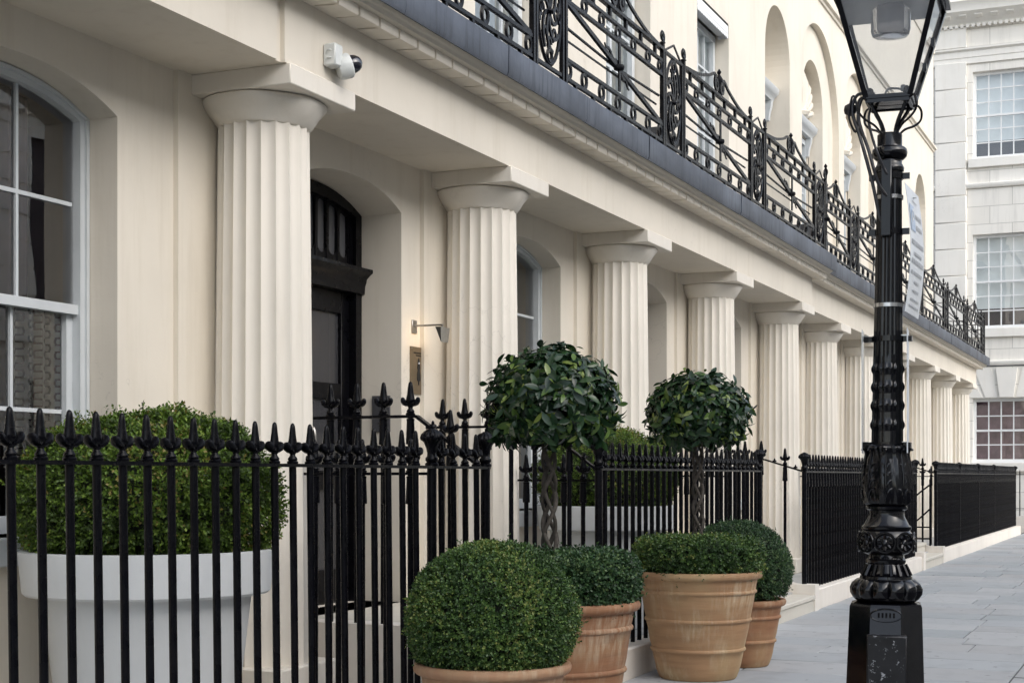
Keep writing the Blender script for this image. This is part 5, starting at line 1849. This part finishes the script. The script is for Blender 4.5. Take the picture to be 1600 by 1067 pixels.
# ------------------------------------------------------------------ house closing the street
fb = thing('stone_building', 'white stone building with banded pier and sash windows closing the end of the street', 'building', (46.5, 4, 0))
XB = 46.0
s = MB()
wins = [(3.58, 5.48), (-0.6, 1.3), (-4.8, -2.9), (7.6, 9.5)]
rows_ = [(1.9, 3.77), (5.8, 8.55), (10.75, 13.3)]
ycuts = sorted([-8.0, 13.0] + [q for w_ in wins for q in w_])
def holes_wall(s, x, ycuts, zcuts, wins, rows_, depth):
    for a, e in zip(ycuts[:-1], ycuts[1:]):
        isw = any(abs(a - w_[0]) < 1e-6 for w_ in wins)
        zz = [zcuts[0]]
        segs = []
        if isw:
            last = zcuts[0]
            for z0_, z1_ in rows_:
                segs.append((last, z0_)); last = z1_
                s.quad((x, a, z0_), (x + depth, a, z0_), (x + depth, a, z1_), (x, a, z1_))
                s.quad((x + depth, e, z0_), (x, e, z0_), (x, e, z1_), (x + depth, e, z1_))
                s.quad((x, a, z0_), (x, e, z0_), (x + depth, e, z0_), (x + depth, a, z0_))
                s.quad((x, a, z1_), (x + depth, a, z1_), (x + depth, e, z1_), (x, e, z1_))
            segs.append((last, zcuts[1]))
        else:
            segs = [(zcuts[0], zcuts[1])]
        for z0_, z1_ in segs:
            s.quad((x, a, z0_), (x, a, z1_), (x, e, z1_), (x, e, z0_))
holes_wall(s, XB, ycuts, (-0.1, 15.2), wins, rows_, 0.30)
s.quad((XB, -8, 15.2), (XB, 13, 15.2), (XB + 10, 13, 17), (XB + 10, -8, 17))
obj('wall', s, 'ashlar', fb)
# banded pier: separate courses
zq = 0.35
k = 0
qm = MB(); qm.box(-0.10, 0.02, -0.445, 0.445, 0.0, 0.768, 0.018)
qme = qm.mesh('pier_course', 'stone')
while zq < 13.2:
    for yc_ in (6.10, 2.3 + 0.15):
        link('pier_course', qme, fb, (XB - 0.001, yc_ if yc_ > 6 else 2.44, zq))
    zq += 0.78; k += 1
# keystones and voussoirs over the lowest windows
for (a, e) in wins[:3]:
    c_ = (a + e) / 2
    for kx, sl in ((0, 0.0), (-1, -0.28), (1, 0.28), (-2, -0.6), (2, 0.6)):
        w0, w1 = (0.19, 0.30) if kx == 0 else (0.17, 0.24)
        zz0, zz1 = 3.79, 4.64
        cx0 = c_ + kx * 0.42; cx1 = c_ + kx * 0.42 + sl * 0.9
        v = MB()
        pj = 0.09 if kx == 0 else 0.03
        v.prism([(cx0 - w0, zz0), (cx0 + w0, zz0), (cx1 + w1, zz1), (cx1 - w1, zz1)], 0, XB - pj, XB + 0.02)
        obj('voussoir', v, 'stone', fb)
# ashlar courses, strings, cornice
s = MB()
for z in (4.72, 9.9):
    s.prism([(XB + 0.02, z), (XB - 0.06, z), (XB - 0.10, z + 0.06), (XB - 0.10, z + 0.12), (XB + 0.02, z + 0.16)], 1, -8, 13)
obj('string_course', s, 'stone', fb)
s = MB()
s.box(XB - 0.012, XB - 0.0, -8, 13, 4.69, 4.72)  # thin dark strip along the foot of the lower string course
obj('dark_strip', s, 'lead', fb)
s = MB()
s.prism([(XB + 0.02, 13.55), (XB - 0.05, 13.55), (XB - 0.05, 13.72), (XB - 0.07, 13.73), (XB - 0.07, 13.9), (XB - 0.14, 13.95), (XB - 0.14, 14.0), (XB + 0.02, 14.02)], 1, -8, 13)
s.prism([(XB + 0.02, 14.62), (XB - 0.12, 14.64), (XB - 0.16, 14.72), (XB - 0.55, 14.95), (XB - 0.58, 15.12), (XB - 0.66, 15.22), (XB + 0.02, 15.26)], 1, -8, 13)
s.box(XB - 0.10, XB + 0.02, 5.655, 6.545, 13.2, 13.54); s.box(XB - 0.10, XB + 0.02, 5.655, 6.545, 14.03, 14.61)
obj('main_cornice', s, 'stone', fb)
mo = MB(); mo.prism([(XB - 0.10 - XB, 0.0), (-0.38, 0.03), (-0.44, 0.08), (-0.44, 0.16), (-0.08, 0.16)], 1, -0.10, 0.10)
mo_me = mo.mesh('modillion', 'stone')
dn = MB(); dn.box(-0.17, -0.08, -0.045, 0.045, 0, 0.09)
dn_me = dn.mesh('dentil', 'stone')
yy = 2.2
while yy < 7.0:
    link('modillion', mo_me, fb, (XB, yy, 14.78)); yy += 0.44
yy = 2.2
while yy < 7.0:
    link('dentil', dn_me, fb, (XB, yy, 14.58)); yy += 0.155
s = MB(); s.box(XB + 0.1, XB + 3, -8, 13, 15.2, 17.4); obj('parapet', s, 'stone', fb)
def far_window(a, e, z0_, z1_, dark, cols, rws):
    y_ = XB + 0.16
    f = MB()
    f.box(y_, y_ + 0.1, a, a + 0.08, z0_, z1_); f.box(y_, y_ + 0.1, e - 0.08, e, z0_, z1_)
    f.box(y_, y_ + 0.1, a + 0.08, e - 0.08, z1_ - 0.09, z1_); f.box(y_, y_ + 0.1, a + 0.08, e - 0.08, z0_, z0_ + 0.1)
    zm = z0_ + (z1_ - z0_) * 0.5
    f.box(y_ - 0.01, y_ + 0.08, a + 0.08, e - 0.08, zm - 0.03, zm + 0.03)
    w_ = obj('window', f, 'farwhite', fb)
    f = MB(); f.box(XB - 0.11, XB + 0.2, a - 0.12, e + 0.12, z0_ - 0.26, z0_ - 0.002, 0.01)
    obj('sill', f, 'stone', w_)
    for k in range(1, cols):
        yb_ = a + 0.08 + (e - a - 0.16) * k / cols
        f = MB(); f.box(y_ + 0.02, y_ + 0.06, yb_ - 0.017, yb_ + 0.017, z0_ + 0.1, z1_ - 0.09); obj('glazing_bar', f, 'farwhite', w_)
    for k in range(1, rws):
        if k * 2 == rws: continue
        zb_ = z0_ + 0.1 + (z1_ - z0_ - 0.19) * k / rws
        f = MB(); f.box(y_ + 0.021, y_ + 0.059, a + 0.08, e - 0.08, zb_ - 0.016, zb_ + 0.016); obj('glazing_bar', f, 'farwhite', w_)
    for k in range(cols):
        for q in range(rws):
            ya = a + 0.08 + (e - a - 0.16) * k / cols; ye = ya + (e - a - 0.16) / cols
            za = z0_ + 0.1 + (z1_ - z0_ - 0.19) * q / rws; ze = za + (z1_ - z0_ - 0.19) / rws
            f = MB(); f.quad((y_ + 0.04, ya, za), (y_ + 0.04, ye, za), (y_ + 0.04, ye, ze), (y_ + 0.04, ya, ze)); obj('pane', f, 'glass', w_)
    f = MB()
    xb_ = y_ + 0.2
    if dark:
        f.quad((xb_, a - 0.1, z0_ - 0.1), (xb_, e + 0.1, z0_ - 0.1), (xb_, e + 0.1, z1_ + 0.1), (xb_, a - 0.1, z1_ + 0.1)); obj('blind', f, 'plumcurtain', w_)
    else:
        zc_ = z0_ + (z1_ - z0_) * 0.22
        f.quad((xb_, a - 0.1, zc_), (xb_, e + 0.1, zc_), (xb_, e + 0.1, z1_ + 0.1), (xb_, a - 0.1, z1_ + 0.1)); obj('blind', f, 'blind', w_)
        f = MB(); f.quad((xb_ + 0.3, a - 0.1, z0_ - 0.1), (xb_ + 0.3, e + 0.1, z0_ - 0.1), (xb_ + 0.3, e + 0.1, zc_ + 0.2), (xb_ + 0.3, a - 0.1, zc_ + 0.2)); obj('dark_lining', f, 'darkblind', w_)
for (a, e) in wins:
    for i_, (z0_, z1_) in enumerate(rows_):
        far_window(a, e, z0_, z1_, i_ == 0, 5, 4 if i_ == 0 else 6)

# plain rail in front of it
t = thing('railing', 'plain black upright-bar railing in front of the white stone building', 'railing', (43.5, 0.8, 0.10))
s = MB()
s.box(43.46, 43.70, -2.5, 4.3, -0.11, 0.42, 0.02)
obj('plinth', s, 'plinth', t)
flat_rail(t, (43.58, -2.4, 1.55), (43.58, 4.2, 1.55)); flat_rail(t, (43.58, -2.4, 0.62), (43.58, 4.2, 0.62))
s = MB(); s.lathe([(0.015, -1.0), (0.015, 0.05), (0.003, 0.12)], 8); pb = s.mesh('bar', 'black')
yy = -2.35
while yy < 4.2:
    link('bar', pb, t, (43.58, yy, 1.55), None, (1, 1, 1.14)); yy += 0.14

# ------------------------------------------------------------------ houses across the road (seen only in the window glass)
ob = thing('stone_building', 'stone house across the road, mirrored in the sash window glass', 'building', (15, -12.5, -0.112))
s = MB()
YO = -12.0
ow = [(26.2 + 3.6 * k_, 27.7 + 3.6 * k_) for k_ in range(-13, 2)]
orow = [(0.9, 3.6), (4.9, 9.0)]
xs_ = sorted([-24.0, 33.0] + [float(q) for w_ in ow for q in w_])
for a, e in zip(xs_[:-1], xs_[1:]):
    isw = any(abs(a - w_[0]) < 1e-6 for w_ in ow)
    if isw:
        last = -0.112
        for z0_, z1_ in orow:
            s.quad((a, YO, last), (a, YO, z0_), (e, YO, z0_), (e, YO, last)); last = z1_
            s.quad((a, YO - 0.25, z0_), (e, YO - 0.25, z0_), (e, YO, z0_), (a, YO, z0_))
            s.quad((a, YO, z0_), (a, YO, z1_), (a, YO - 0.25, z1_), (a, YO - 0.25, z0_))
            s.quad((e, YO, z0_), (e, YO - 0.25, z0_), (e, YO - 0.25, z1_), (e, YO, z1_))
        s.quad((a, YO, last), (a, YO, 9.8), (e, YO, 9.8), (e, YO, last))
    else:
        s.quad((a, YO, -0.112), (a, YO, 9.8), (e, YO, 9.8), (e, YO, -0.112))
for z in list(np.arange(0.0, 4.3, 0.45)) + list(np.arange(4.75, 9.2, 0.62)):
    for a, e in zip(xs_[:-1], xs_[1:]):
        if not any(abs(a - w_[0]) < 1e-6 for w_ in ow):
            s.box(a + 0.02, e - 0.02, YO - 0.02, YO + 0.07, z + 0.03, z + (0.42 if z < 4.5 else 0.575))
for z in (4.4, 9.4):
    s.box(-24, 33, YO - 0.1, YO + 0.25, z, z + 0.28)
s.quad((-24, YO, 9.8), (33, YO, 9.8), (33, YO - 9, 11), (-24, YO - 9, 11))
obj('wall', s, 'stone', ob)
s = MB(); s.quad((-24, YO - 0.2, 0), (33, YO - 0.2, 0), (33, YO - 0.2, 9.6), (-24, YO - 0.2, 9.6))
obj('window_glazing', s, 'darkblind', ob)
